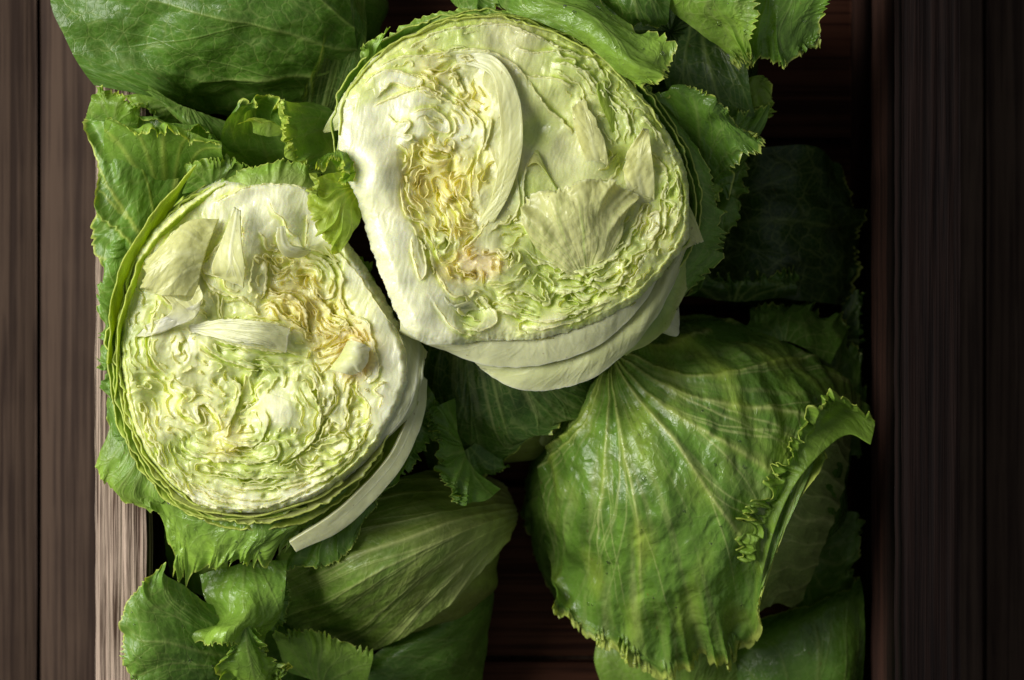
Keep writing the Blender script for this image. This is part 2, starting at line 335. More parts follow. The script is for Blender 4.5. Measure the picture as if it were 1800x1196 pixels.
def ellip(name, parent, cx, cy, rx, ry, zc, h, mat, base='md', rot=0, seed=0, n=90, veins=14):
    # rounded body of packed leaves under the wrapper leaves
    th = np.linspace(0, 2 * math.pi, n * 2); ph = np.linspace(.001, math.pi - .001, n)
    T, Pp = np.meshgrid(th, ph); r = 1 + .035 * vn(np.cos(T) * 2 + Pp, np.sin(T) * 2, seed) + .012 * np.sin(T * veins + 2 * Pp)
    a, b = rx * np.sin(Pp) * np.cos(T) * r, ry * np.sin(Pp) * np.sin(T) * r
    c, s = math.cos(rot), math.sin(rot); f = K * (HC - zc / 1000)
    ctr = world(np.array(cx), np.array(cy), np.array(zc / 1000.))
    X = np.stack([ctr[0] + (a * c - b * s) * f, ctr[1] - (a * s + b * c) * f, ctr[2] + h / 1000 * np.cos(Pp) * r], -1)
    X[..., 0] = np.clip(X[..., 0], xl1 + .003, xr0 - .003)
    col = lin(C[base]) * (1 + .25 * vn(T * 6, Pp * 2, seed)[..., None]); uv = np.stack([T * .06, Pp * .08], -1)
    return mesh(name, X, gridfaces(n, 2 * n)[:, ::-1], col, uv, mat, parent)
# ------------------------------------------------------------------ cut faces
def conv(x0, y0, s, L): return [[(x0 + a / s, y0 + b / s) for a, b in p] for p in L]
def smoothline(p, closed=False, k=5):
    p = np.array(p, float); n = len(p)
    if closed: q = np.vstack([p[-2:], p, p[:3]]); t = np.linspace(2 / (n + 4), (n + 2) / (n + 4), n * k, endpoint=False); return crw(n + 5, t) @ q
    return crw(n, np.linspace(0, 1, (n - 1) * k + 1)) @ p
def segdist(X, Y, pts, closed=False):
    P = np.asarray(pts); Q = np.roll(P, -1, 0) if closed else P[1:]; P = P if closed else P[:-1]
    best = np.full(X.shape, 1e9)
    for (ax, ay), (bx, by) in zip(P, Q):
        ex, ey = bx - ax, by - ay; l2 = ex * ex + ey * ey + 1e-9
        t = np.clip(((X - ax) * ex + (Y - ay) * ey) / l2, 0, 1)
        dd = (X - ax - t * ex) ** 2 + (Y - ay - t * ey) ** 2
        np.minimum(best, dd, out=best)
    return np.sqrt(best)
def inside(X, Y, pts):
    P = np.asarray(pts); Q = np.roll(P, -1, 0); c = np.zeros(X.shape, bool)
    for (ax, ay), (bx, by) in zip(P, Q):
        if ay == by: continue
        c ^= ((ay > Y) != (by > Y)) & (X < (bx - ax) * (Y - ay) / (by - ay) + ax)
    return c
def face(name, parent, outline, guides, samples, z0, tilt, seed, step=1.15, lumps=(), flat=(), rim=10):
    out = smoothline(outline, True, 4)
    x0, y0 = out.min(0) - 4; x1, y1 = out.max(0) + 4
    xs = np.arange(x0, x1, step); ys = np.arange(y0, y1, step); X, Y = np.meshgrid(xs, ys)
    sd = segdist(X, Y, out, True); sd = np.where(inside(X, Y, out), sd, -sd)
    sd = sd + 2.4 * fbm(X / 18, Y / 18, seed + 90, 3)
    smp = np.array([(s[0], s[1], s[3], s[4]) + tuple(lin(s[2])) for s in samples], float)
    W = 0; acc = 0
    for s in smp:
        w_ = 1 / (((X - s[0]) ** 2 + (Y - s[1]) ** 2) + 60) ** 1.9
        W = W + w_; acc = acc + w_[..., None] * s[2:]
    acc = acc / W[..., None]; sp, am, col = acc[..., 0], acc[..., 1], acc[..., 2:]; sp = np.where(sp < 24, sp * .92 + .4, sp)
    cr = np.clip((17 - sp) / 9, 0.15, 1.3)
    wx = 4.5 * fbm(X / 34, Y / 34, seed, 2) + cr * 3. * vn(X / 15, Y / 15, seed + 1) + cr * 1.1 * vn(X / 7, Y / 7, seed + 2)
    wy = 4.5 * fbm(X / 34 + 9, Y / 34, seed + 3, 2) + cr * 3. * vn(X / 15 + 5, Y / 15, seed + 4) + cr * 1.1 * vn(X / 7, Y / 7 + 7, seed + 5)
    Xw, Yw = X + wx, Y + wy
    Xs, Ys = X + wx * .35, Y + wy * .35
    G = [smoothline(g) for g in guides]; rs = np.random.RandomState(seed)
    d1 = np.full(X.shape, 1e9); d2 = np.full(X.shape, 1e9); idx = np.zeros(X.shape); H = np.zeros(X.shape); line = np.zeros(X.shape); deep = np.zeros(X.shape)
    cxo, cyo = out.mean(0)
    sides = []
    for k, g in enumerate(G):
        L_ = np.linalg.norm(np.diff(g, axis=0), axis=1).sum(); sg = rs.choice([-1, 1]) if L_ < 110 else (1 if np.cross(g[-1] - g[0], np.array([cxo, cyo]) - g.mean(0)) > 0 else -1)
        sides.append(sg)
        bx0, by0 = g.min(0) - 75; bx1, by1 = g.max(0) + 75
        i0, i1 = np.searchsorted(ys, [by0, by1]); j0, j1 = np.searchsorted(xs, [bx0, bx1])
        if i1 <= i0 or j1 <= j0: continue
        sl = (slice(i0, i1), slice(j0, j1))
        dd = segdist(Xw[sl], Yw[sl], g)
        sub = d1[sl]; sb2 = d2[sl]; m_ = dd < sub
        sb2[:] = np.where(m_, sub, np.minimum(sb2, dd)); sub[m_] = dd[m_]; idx[sl][m_] = k
        # the guide is the free edge of a sheet: gentle on one side, a step down on the other
        dm, side, tt = signdist(Xs[sl], Ys[sl], g)
        side = side * sg; tp = sst(0, .16, tt) * sst(1, .84, tt); hg = am[sl] * rs.uniform(.7, 1.3); lam = rs.uniform(12, 24)
        H[sl] += hg * tp * np.where(side > 0, np.exp(-dm / lam), np.exp(-(dm / 2.6) ** 2) * 1.45 - .45 * np.exp(-dm / 9.))
        line[sl] = np.maximum(line[sl], tp * np.exp(-(dm / 1.7) ** 2)); deep[sl] = np.maximum(deep[sl], tp * np.where(side < 0, np.exp(-((dm - 5.5) / 4.) ** 2), 0))
    med = sst(0, 5, d2 - d1); d1 = np.minimum(d1, 90); fine = np.clip((22 - sp) / 12, .06, 1)
    ph = d1 / sp + .3 * vn(X / 22, Y / 22, seed + 8)
    k0 = np.floor(ph + .5); t = ph + .5 - k0
    rnd = hsh(k0, idx, seed); e = np.abs(t - .5)
    wcr = 1.4 / sp
    crest = np.exp(-(e / (wcr * (1 + .8 * rnd))) ** 2)
    gate = sst(-.1, .45, vn(X / 24 + 3 * idx, Y / 24, seed + 12) + .3 * rnd - .1)
    crest = crest * gate * med
    valley = np.cos((t - .5) * 2 * math.pi) * .5 + .5
    sheet = np.sin(t * 2 * math.pi) * (rnd - .5)
    ams = am * fine * np.clip(sp / 14, .5, 1)
    h = H * .8 - 2.9 * fine * sst(0, 4, sd - 3) + ams * .35 * (.55 * crest + (.55 * valley * gate + .5 * sheet) * (.2 + .8 * med))
    pit = sst(.30, .8, vn(X / 26 + 11, Y / 26, seed + 14)) * fine; h = h - am * 1.4 * pit
    h = h + am * (.35 * vn(X / 24, Y / 24, seed + 15) + .08 * vn(X / 9, Y / 9, seed + 16)) * (.4 + .6 * fine)
    h = h + 2. * vn(X / 60, Y / 60, seed + 17) + .6 * vn(X / 26, Y / 30, seed + 18) * (.3 + .7 * fine)
    fib = fbm((X * .5 + Y * .12) / 3.2 + wx * .2, (Y - X * .2) / 40, seed + 60, 3) * (1 - fine)       # fibres of the thick ribs
    h = h + .12 * fib
    for (lx, ly, lr, lh) in lumps: h = h + lh * np.exp(-((X - lx) ** 2 + (Y - ly) ** 2) / lr ** 2)
    drop = np.clip((rim - sd) / rim, 0, 2.2); h = h - 1.5 * drop ** 2 * 2.2
    cx, cy = out.mean(0)
    Z = z0 + h + tilt[0] * (X - cx) + tilt[1] * (Y - cy)
    # pigment: cut edges pale, sheets between carry their leaf colour, deeper pockets greener: part leaf tint, part painted shade
    crc = np.clip(np.maximum(crest * .6 * fine, line), 0, 1)[..., None]; pale = lin((242, 242, 208))
    c2 = col * (1 + .10 * vn(X / 22, Y / 22, seed + 20)[..., None])
    gn = lin((204, 212, 128)); wgt = np.clip(.8 * deep + .25 * (1 - valley) * fine * (.5 + rnd) + .5 * pit, 0, .85)[..., None] * np.clip((am - .9) / 1.2, 0, 1)[..., None]
    c2 = c2 + (c2 * gn / gn.max() - c2) * wgt
    c2 = c2 + (pale - c2) * crc * .42
    c2 = c2 * (1 + .05 * fib[..., None]) * (1 - .10 * np.array([.4, .3, 1.])) ** (1 + vn(X / 30, Y / 40, seed + 61)[..., None])
    keep = sd > -9
    Pw = world(X, Y, Z / 1000.)
    F = gridfaces(*X.shape); kf = keep.ravel()[F].all(1); F = F[kf]
    used = np.unique(F); mp = np.full(X.size, -1); mp[used] = np.arange(len(used)); F = mp[F]
    uv = np.stack([X * .0003, Y * .0003], -1).reshape(-1, 2)[used]
    o = mesh(name, Pw.reshape(-1, 3)[used], F[:, ::-1], c2.reshape(-1, 3)[used], uv, M_cut, parent)
    zs = Z.copy()
    for _ in range(3):
        for ax in (0, 1):
            k_ = 13; pad = [(0, 0), (0, 0)]; pad[ax] = (k_ // 2 + 1, k_ // 2); c_ = np.cumsum(np.pad(zs, pad, mode='edge'), axis=ax)
            zs = (np.take(c_, range(k_, c_.shape[ax]), axis=ax) - np.take(c_, range(0, c_.shape[ax] - k_), axis=ax)) / k_
    # folded inner leaves cut through: every contour of the layering is a thin sheet standing in the face
    fld = ph + .10 * vn(X / 11, Y / 11, seed + 300)
    okm = (fine > .16) & (sd > 5)
    allc = []
    for lv in np.arange(0.5, 12.5, 1.0): allc += [(c_, lv) for c_ in contour(fld, lv, okm)]
    pieces = []
    gx, gy = np.gradient(fld, axis=1), np.gradient(fld, axis=0)
    for c_, lv in allc:
        n_ = len(c_)
        if n_ < 14: continue
        q_ = np.arange(n_); br = vn(q_ / 26., q_ * 0 + lv * 3 + n_, seed + 310) > -.16
        st_ = np.flatnonzero(np.diff(np.concatenate([[0], br.astype(int), [0]]))).reshape(-1, 2)
        for a_, b_ in st_:
            if b_ - a_ >= 12: pieces.append(c_[a_:b_])
    pieces.sort(key=lambda p: -len(p)); rest = []
    for k, c_ in enumerate(pieces):
        n_ = len(c_); ker = np.ones(5) / 5; p = c_.copy()
        for ax in (0, 1): p[2:-2, ax] = np.convolve(c_[:, ax], ker, 'valid')
        px, py = x0 + p[:, 0] * step, y0 + p[:, 1] * step; q = np.arange(n_) * 1.2
        ii, jj = np.clip(p[:, 1].astype(int), 0, X.shape[0] - 1), np.clip(p[:, 0].astype(int), 0, X.shape[1] - 1)
        tx, ty = np.gradient(px), np.gradient(py); l_ = np.hypot(tx, ty) + 1e-6; nx_, ny_ = -ty / l_, tx / l_
        px = px + 1.3 * vn(q / 10, q * 0 + k, seed + 320) * nx_; py = py + 1.3 * vn(q / 10, q * 0 + k, seed + 320) * ny_
        t_ = np.arange(n_) / (n_ - 1.); tp = sst(0, .12, t_) * sst(1, .88, t_)
        spn = sp[ii, jj]; sg = rs.choice([-1, 1]); wv = tp * (.55 + .55 * vn(q / 22, q * 0 + k, seed + 321) + .25 * vn(q / 8, q * 0 + k, seed + 322)).clip(.1, 1.3)
        zb = zs[ii, jj] + 2.3 * fine[ii, jj] + .5 * vn(q / 30, q * 0 + k, seed + 323); cc = col[ii, jj]; VV = []; CC = []
        wsp = np.clip(spn * .42, 2.6, 8.5)
        for o_, hz, cw in ((.25, -6., 0), (.1, -3., 0), (0., -1.1, .05), (-.3, -.15, .2), (-.75, .35, .45), (-1.0, .42, 1.), (-1.06, .22, 1.)):
            of = o_ * wsp * (wv if o_ < 0 else 1) * sg
            VV.append(world(px + nx_ * of, py + ny_ * of, (zb + np.where(hz > 0, hz * wv * 1.6, hz) - 1.3 * (1 - tp)) / 1000.))
            sat = cc * np.array([.98, 1., .86]) * (.96 + .08 * vn(q / 9, q * 0 + o_, seed)[:, None]); CC.append(sat + (pale - sat) * cw * .75)
        VV = np.stack(VV); uvr = np.stack([np.broadcast_to(q * .0003, VV.shape[:2]), np.arange(7)[:, None] * .0007 + k + 0 * VV[..., 0]], -1)
        if k < 140: mesh('leaf_layer', VV, gridfaces(7, n_), np.stack(CC), uvr, M_lip, parent)
        else: rest.append((VV.reshape(-1, 3), gridfaces(7, n_), np.stack(CC).reshape(-1, 3), uvr.reshape(-1, 2)))
    if rest:
        off = np.cumsum([0] + [len(a[0]) for a in rest[:-1]])
        o2 = mesh('small_leaf_layers', np.concatenate([a[0] for a in rest]), np.concatenate([a[1] + f_ for a, f_ in zip(rest, off)]), np.concatenate([a[2] for a in rest]), np.concatenate([a[3] for a in rest]), M_lip, parent)
        o2['kind'] = 'stuff'
    # free edges of the larger sheets stand proud of the face as thin lips of their own
    def samp(A_, x, y):
        i = np.clip(((y - y0) / step), 0, A_.shape[0] - 1).astype(int); j = np.clip(((x - x0) / step), 0, A_.shape[1] - 1).astype(int); return A_[i, j]
    for k, g0 in enumerate(guides):
        g = smoothline(g0, k=10); L_ = np.linalg.norm(np.diff(g, axis=0), axis=1).sum()
        n = int(L_ / 1.6); cum = np.concatenate([[0], np.cumsum(np.linalg.norm(np.diff(g, axis=0), axis=1))])
        q = np.linspace(0, cum[-1], n); px = np.interp(q, cum, g[:, 0]); py = np.interp(q, cum, g[:, 1])
        px = px + 1.6 * vn(q / 17, q * 0 + k, seed + 200) + .8 * vn(q / 6, q * 0 + k, seed + 201); py = py + 1.6 * vn(q / 17, q * 0 + k + .5, seed + 202) + .8 * vn(q / 6, q * 0 + k, seed + 203)
        tx, ty = np.gradient(px), np.gradient(py); l_ = np.hypot(tx, ty); nx_, ny_ = -ty / l_, tx / l_
        sg = sides[k]; t_ = q / cum[-1]; tp = sst(0, .12, t_) * sst(1, .88, t_)
        # the sheet side is +side; the lip leans over the step on the other side
        wv = (.55 + .6 * vn(q / 19, q * 0 + 2 * k, seed + 205) + .3 * vn(q / 7, q * 0, seed + 206 + k)).clip(.05, 1.5) * tp
        ok = samp(sd, px, py)
        if ok.min() < -6: wv = wv * sst(-4, 3, ok)
        base = samp(np.asarray(Z), px, py); cc = samp(c2, px, py); zz = []; VV = []; CC = []
        mx_ = rs.uniform(.6, 1.25) * np.clip(samp(am, px, py) / 2, .3, 1.2)
        for o_, hz, cw in ((4., -1.6, 0), (1.2, -.2, 0), (-.5, .45, .1), (-2.6, .95, .25), (-5.0, 1.15, .5), (-6.6, .95, .95), (-7.0, .6, 1)):
            of = o_ * (mx_ * wv if o_ < 0 else 1) * sg
            VV.append(world(px + nx_ * of, py + ny_ * of, (base + hz * (mx_ * wv if hz > 0 else 1) - .35 * (1 - tp)) / 1000.))
            cl = cc * (1 - .12 * vn(q / 9, q * 0 + o_, seed)[:, None]); CC.append(cl + (pale - cl) * cw * .7)
        VV = np.stack(VV); uvr = np.stack([np.broadcast_to(q * .0003, VV.shape[:2]), np.arange(7)[:, None] * .0007 + k + 0 * VV[..., 0]], -1)
        mesh('leaf_edge', VV, gridfaces(7, n), np.stack(CC), uvr, M_lip, parent)
    return lambda x, y: float(zs[int(np.clip((y - y0) / step, 0, zs.shape[0] - 1)), int(np.clip((x - x0) / step, 0, zs.shape[1] - 1))]) - z0 - .2
def contour(Fd, lv, ok):
    # marching squares; returns polylines in grid coordinates (x, y)
    G_ = Fd - lv; b = G_ > 0; segs = {}
    c00, c01, c11, c10 = b[:-1, :-1], b[:-1, 1:], b[1:, 1:], b[1:, :-1]
    m = ok[:-1, :-1] & ok[1:, 1:] & ~((c00 == c01) & (c01 == c11) & (c11 == c10))
    jump = np.maximum(np.abs(Fd[:-1, :-1] - Fd[1:, 1:]), np.abs(Fd[1:, :-1] - Fd[:-1, 1:])) < .9; m &= jump
    I, J = np.nonzero(m); adj = {}; pos = {}
    for i, j in zip(I.tolist(), J.tolist()):
        e = []
        g00, g01, g11, g10 = G_[i, j], G_[i, j + 1], G_[i + 1, j + 1], G_[i + 1, j]
        if (g00 > 0) != (g01 > 0): k = (0, i, j); pos[k] = (j + g00 / (g00 - g01), i); e.append(k)
        if (g01 > 0) != (g11 > 0): k = (1, i, j + 1); pos[k] = (j + 1, i + g01 / (g01 - g11)); e.append(k)
        if (g10 > 0) != (g11 > 0): k = (0, i + 1, j); pos[k] = (j + g10 / (g10 - g11), i + 1); e.append(k)
        if (g00 > 0) != (g10 > 0): k = (1, i, j); pos[k] = (j, i + g00 / (g00 - g10)); e.append(k)
        for a, c in zip(e[::2], e[1::2]): adj.setdefault(a, []).append(c); adj.setdefault(c, []).append(a)
    seen = set(); out = []
    for start in sorted(adj, key=lambda k: len(adj[k])):
        if start in seen: continue
        path = [start]; seen.add(start); cur = start
        while True:
            nx = [q for q in adj[cur] if q not in seen]
            if not nx: break
            cur = nx[0]; seen.add(cur); path.append(cur)
        if len(path) > 12: out.append(np.array([pos[p] for p in path], float))
    return out
def signdist(X, Y, g):
    P, Q = g[:-1], g[1:]; best = np.full(X.shape, 1e9); side = np.ones(X.shape); tt = np.zeros(X.shape)
    ln = np.linalg.norm(Q - P, axis=1); cum = np.concatenate([[0], np.cumsum(ln)]); tot = cum[-1]
    for i, ((ax, ay), (bx, by)) in enumerate(zip(P, Q)):
        ex, ey = bx - ax, by - ay; l2 = ex * ex + ey * ey + 1e-9; rx, ry = X - ax, Y - ay
        t = np.clip((rx * ex + ry * ey) / l2, 0, 1); dd = (rx - t * ex) ** 2 + (ry - t * ey) ** 2; m = dd < best
        best[m] = dd[m]; side[m] = np.sign(ex * ry - ey * rx)[m]; tt[m] = ((cum[i] + t * ln[i]) / tot)[m]
    return np.sqrt(best), side, tt
def shell(name, parent, outline, a0, a1, off, ztop, cx, cy, seed, base='yg', depth=60, flare=0., zo=0., thick=.8, mat=None, ruf=(.9, 12, 3.), teeth=(.03, 60), tiltf=None, nu=260, label=None, veins=13, tip=None, margin='ed', offend=None, mw=.012):
    out = smoothline(outline, True, 6); ang = np.degrees(np.arctan2(-(out[:, 1] - cy), out[:, 0] - cx)) % 360; rad = np.hypot(out[:, 0] - cx, out[:, 1] - cy)
    o = np.argsort(ang); ang, rad = ang[o], rad[o]; n = 11; rows = []
    for v_, (fr, fz, fo) in enumerate([(.55, -1, -.1), (.84, -.62, 0), (.97, -.26, .1), (1., -.08, .5), (1.0, 0, 1.)]):
        r_ = []
        for k in range(n):
            s = k / (n - 1); a = a0 + (a1 - a0) * s; rr = np.interp(a % 360, ang, rad, period=360)
            of = off + ((offend - off) * s if offend is not None else 0); of *= (math.sin(math.pi * min(max(s, .06), .94))) ** .35
            R_ = rr * fr + of * fo + flare * fo * fo
            x = cx + R_ * math.cos(math.radians(a)); y = cy - R_ * math.sin(math.radians(a))
            zz = ztop + zo + (tiltf[0] * (x - cx) + tiltf[1] * (y - cy) if tiltf else 0) + fz * depth
            r_.append((x, y, zz))
        rows.append(r_)
    return leaf(name, parent, rows, base=base, tip=tip, ruf=ruf, teeth=teeth, seed=seed, nu=nu, nv=60, thick=thick, mat=mat or M_leaf, veins=veins, label=label, margin=margin, pk=.3, mw=mw, org=(.5, -.9), tk=.3)
WH = (231, 232, 200); PA = (226, 228, 176); YE = (230, 227, 166); GO = (230, 222, 156); GN = (195, 208, 126); PE = (230, 214, 168); YG = (213, 220, 150); TR = (212, 213, 162)
# ================================================================== half head, left
out_a = [(540, 330), (500, 320), (440, 325), (395, 322), (345, 348), (298, 385), (262, 425), (240, 470), (225, 530), (214, 600), (222, 680), (242, 760), (284, 830), (340, 878), (420, 898), (500, 888), (570, 858), (640, 800), (690, 730), (714, 660), (700, 590), (660, 510), (612, 440), (572, 380)]
g_a = conv(190, 280, 3.147, [
 [(560,250),(650,215),(760,165),(880,140),(1020,150),(1110,180)],
 [(690,270),(690,340),(650,430),(600,500),(540,575),(530,610),(580,640),(640,640),(650,700),(700,730),(745,700)],
 [(700,270),(735,340),(740,430),(720,520),(760,600),(745,700)],
 [(530,320),(490,400),(500,480),(480,560),(520,620),(560,690),(640,740),(740,760),(800,800),(830,840)],
 [(480,300),(480,420),(500,470),(470,580),(490,660),(510,740),(560,810)],
 [(880,200),(920,290),(970,330),(1000,400),(1060,430)], [(830,390),(870,440),(880,490),(960,510)],
 [(940,390),(950,450),(990,510),(1080,520),(1110,500)], [(1110,300),(1100,400),(1100,500)],
 [(1110,300),(1250,500),(1380,640),(1480,800),(1600,960),(1650,1100),(1640,1196)],
 [(1110,520),(1220,560),(1290,640),(1280,760),(1330,860),(1430,900),(1450,980),(1480,1080),(1500,1196)],
 [(840,560),(870,620),(860,720),(840,780)], [(1000,540),(1080,530),(1180,560),(1240,640),(1240,740),(1200,760),(1150,700),(1120,640),(1040,620)],
 [(1110,650),(1150,760),(1220,850),(1320,930),(1360,990)], [(880,560),(940,620),(1000,600),(1040,560)],
 [(850,740),(950,760),(1040,780),(1080,860),(1100,960),(1140,1010)], [(830,830),(900,800),(960,880),(1040,920),(1120,1000)],
 [(560,920),(700,900),(860,900),(1000,930)], [(560,980),(700,1020),(860,1050),(1000,1060),(1100,1080)],
 [(300,770),(260,860),(250,920),(230,1040),(260,1120),(330,1196)], [(280,660),(370,680),(430,620),(490,670)],
 [(260,680),(290,750),(370,810),(470,810),(520,830),(560,870)], [(430,980),(380,1020),(400,1100)],
 [(500,1000),(600,1080),(720,1130),(860,1160),(920,1196)], [(1200,880),(1240,920),(1300,930)],
 [(1180,1080),(1280,1040),(1340,1000),(1400,1020),(1420,1080),(1380,1160)], [(640,760),(630,830),(640,890)],
 [(480,350),(380,400),(290,520),(250,640),(290,740)], [(520,200),(400,270),(280,370),(180,500),(120,620)]]) + conv(190, 620, 3.147, [
 [(370,180),(440,240),(400,290),(460,350),(500,380),(480,290),(560,290),(640,400),(620,440),(590,450)],
 [(190,290),(230,450),(280,520),(300,600),(380,700),(460,800),(560,850),(700,870)],
 [(660,130),(720,200),(700,300),(640,430)], [(770,120),(750,200),(720,210)], [(880,150),(820,210),(830,270),(760,320),(720,330)],
 [(860,290),(870,400),(820,500),(700,500),(600,460)],
 [(350,430),(420,470),(430,530),(560,580),(700,600),(850,600),(930,570),(930,510),(860,510),(800,540),(700,540)],
 [(1090,170),(1140,260),(1170,330),(1150,440),(1080,530),(960,610)], [(1110,100),(1160,180),(1180,330),(1240,260),(1230,130)],
 [(1380,120),(1330,160),(1310,270),(1300,400),(1240,380),(1200,430),(1180,490)], [(1380,130),(1390,220),(1450,290),(1440,380),(1390,420)],
 [(1510,60),(1480,130),(1430,170)], [(1550,160),(1480,210),(1520,250),(1500,320)],
 [(500,640),(620,660),(760,690),(900,680),(1020,690)], [(600,720),(740,750),(900,740),(1060,700),(1200,650),(1330,570),(1400,470),(1460,350)],
 [(460,720),(560,790),(700,830),(850,850),(1000,800),(1150,720),(1300,620),(1370,520)],
 [(1150,520),(1230,470),(1290,460),(1330,500),(1250,580),(1160,590)], [(1060,560),(1100,620),(1200,610)]])
s_a = [(480,345,WH,30,1.6),(540,400,WH,30,1.8),(430,400,WH,26,2.4),(400,470,PA,26,2.4),(330,420,YG,24,2.2),(290,470,PA,26,2.2),(300,520,PA,24,2.),(250,540,YG,18,2.2),(235,600,GN,16,2.2),
 (430,500,PA,20,2),(500,470,YE,8,2.2),(540,490,GO,8,2.6),(570,470,YG,10,2.2),(500,530,GO,8,2.6),(540,560,GO,7,2.8),(580,560,GO,8,2.6),(560,600,GO,8,2.4),(600,560,YE,11,2.4),(620,600,PE,11,2),(625,640,PE,12,2.6),
 (640,480,WH,44,.9),(680,560,WH,44,.9),(700,640,WH,44,.9),(690,700,WH,34,1),(640,540,PA,22,1.4),(400,560,YG,15,1.8),(350,600,PA,20,2),(300,600,PA,20,2.2),(420,590,WH,24,1.4),(480,600,WH,24,1.4),(520,620,YG,11,2),
 (400,620,GN,11,2.3),(470,640,GN,10,2.5),(350,650,PA,17,2.6),(270,680,YG,15,2.6),(300,740,PA,16,2.8),(370,720,PA,17,3.2),(430,700,YG,17,3.2),(490,720,WH,26,2.2),(530,700,YG,17,2.8),(570,670,PA,14,2.8),(620,700,PA,15,2.8),(660,680,WH,20,1.8),
 (600,740,PA,13,2.6),(560,780,YG,12,2.4),(480,780,GN,12,2.6),(400,780,YE,12,2.6),(320,790,GN,13,2.4),(420,830,GN,9,2.2),(490,830,GN,9,2.2),(350,840,YG,11,2.),(420,875,WH,14,1.4),(520,865,WH,14,1.4),(350,870,WH,14,1.4),(600,800,YG,12,2.)]
GR = 'iceberg lettuces in the crate'
TA = (-.006, .012)
A = thing('half_lettuce', 'smaller cut iceberg half showing its folded pale leaves, at the left beside the crate rim', 'lettuce', world(460., 610., .12), GR)
ZA = face('folded_inner_leaves', A, out_a, g_a, s_a, 203, TA, 3, lumps=[(400,460,50,5),(480,380,60,4),(300,450,50,5),(430,700,46,-7),(350,690,40,-4),(480,750,50,4),(560,560,60,-3),(280,690,26,-7),(420,590,50,3),(620,720,40,-3),(545,400,26,-6)])
for (a0, a1, of, zo, base, tip, sd, oe) in [(95, 262, 5, -3, 'pl', 'yg', 1, 8), (100, 300, 9, -6, 'yg', 'pl', 2, 16), (110, 285, 14, -10, 'yg', 'lt', 3, 26), (118, 265, 22, -15, 'lt', 'yg', 4, 34), (128, 250, 32, -22, 'gr', 'lt', 5, 20), (230, 325, 16, -9, 'yg', 'pl', 6, 30), (236, 318, 34, -16, 'lt', 'yg', 7, 40)]:
    shell('outer_leaf', A, out_a, a0, a1, of, 203, 465, 610, 100 + sd, base=base, tip=tip, zo=zo, offend=oe, tiltf=TA, mw=.02, mat=M_leaf, ruf=(1.6, 16, 5.))
ellip('inner_head', A, 462, 612, 215, 250, 140, 42, M_leaf, 'gr', seed=4)
# bright green blades standing up along the left edge
leaf('outer_leaf', A, [[(300,470,150),(262,500,150),(225,560,150),(205,660,150)],[(300,380,186),(250,450,188),(215,540,190),(198,640,188)],[(345,290,200),(262,385,206),(208,480,208),(188,640,200)]], base='yg', tip='yg', ruf=(1.,4,2.), teeth=(.03,40), tk=.15, seed=21, thick=.7, mat=M_frill, nu=220, nv=70, veins=7)
leaf('outer_leaf', A, [[(330,470,160),(290,500,160),(255,560,160),(225,700,150)],[(350,400,190),(280,450,192),(235,540,192),(212,680,188)],[(395,320,200),(290,400,208),(222,520,210),(200,700,200)]], base='lt', tip='yg', ruf=(1.2,4,2.), teeth=(.03,50), tk=.15, seed=22, thick=.7, mat=M_frill, nu=220, nv=70, veins=7)
leaf('outer_leaf', A, [[(360,420,190),(440,400,190),(520,390,188),(590,420,180)],[(370,350,196),(440,335,199),(520,330,198),(590,370,188)],[(385,322,193),(450,292,196),(530,284,194),(600,330,180)]], base='pl', tip='lt', ruf=(1.6,9,2.), teeth=(.10,40), seed=23, thick=.6, mat=M_frill, nu=220, nv=70, veins=7)
leaf('outer_leaf', A, [[(320,340,176),(380,330,180),(450,330,176)],[(330,310,184),(385,300,186),(450,310,182)],[(325,290,186),(385,276,190),(440,292,184)]], base='md', tip='lt', ruf=(2.,6,2.), teeth=(.14,22), seed=24, mat=M_leaf, nu=140, nv=60, veins=7)
# left flaps inside the face
leaf('leaf_flap', A, [[(385,385,206),(360,450,209),(345,520,208)],[(330,390,211),(310,450,214),(310,520,211)],[(290,425,209),(262,480,212),(280,518,209)],[(262,450,204),(248,500,207),(262,512,205)]], base='fl', tip='fl', ruf=(1.6,5,2.), teeth=(.06,16), seed=25, thick=.6, mat=M_flap, nu=120, nv=100, veins=5, margin='cr', vein='cr', pk=.9, z=lambda x, y: ZA(x, y))
leaf('leaf_flap', A, [[(280,510,209),(330,530,211),(350,500,210)],[(300,550,211),(340,560,212),(350,530,212)],[(215,588,204),(262,590,207),(285,560,208)]], base='fl', tip='wh', ruf=(1.4,4,2.), teeth=(.08,14), seed=26, thick=.5, mat=M_flap, nu=90, nv=80, veins=5, margin='cr', vein='cr', z=lambda x, y: ZA(x, y))
leaf('rib_flap', A, [[(412,365,212),(422,372,212)],[(392,420,216),(425,425,217)],[(372,468,216),(430,470,218)],[(380,485,213),(428,505,214)]], base='cr', tip='fl', ruf=(1.,2,2.), teeth=(.05,8), seed=27, thick=1.6, mat=M_rib, nu=70, nv=90, veins=3, margin='wh', vein='wh', edges='v', z=lambda x, y: ZA(x, y))
leaf('rib_flap', A, [[(335,572,203),(336,584,203)],[(395,562,211),(398,598,210)],[(460,566,215),(455,606,213)],[(508,578,213),(500,618,211)]], base='cr', tip='cr', ruf=(.8,3,3.), teeth=(.05,10), seed=28, thick=1.6, mat=M_rib, nu=80, nv=120, veins=7, vw=.5, vh=.3, margin='wh', vein='cr', edges='v', z=lambda x, y: ZA(x, y))
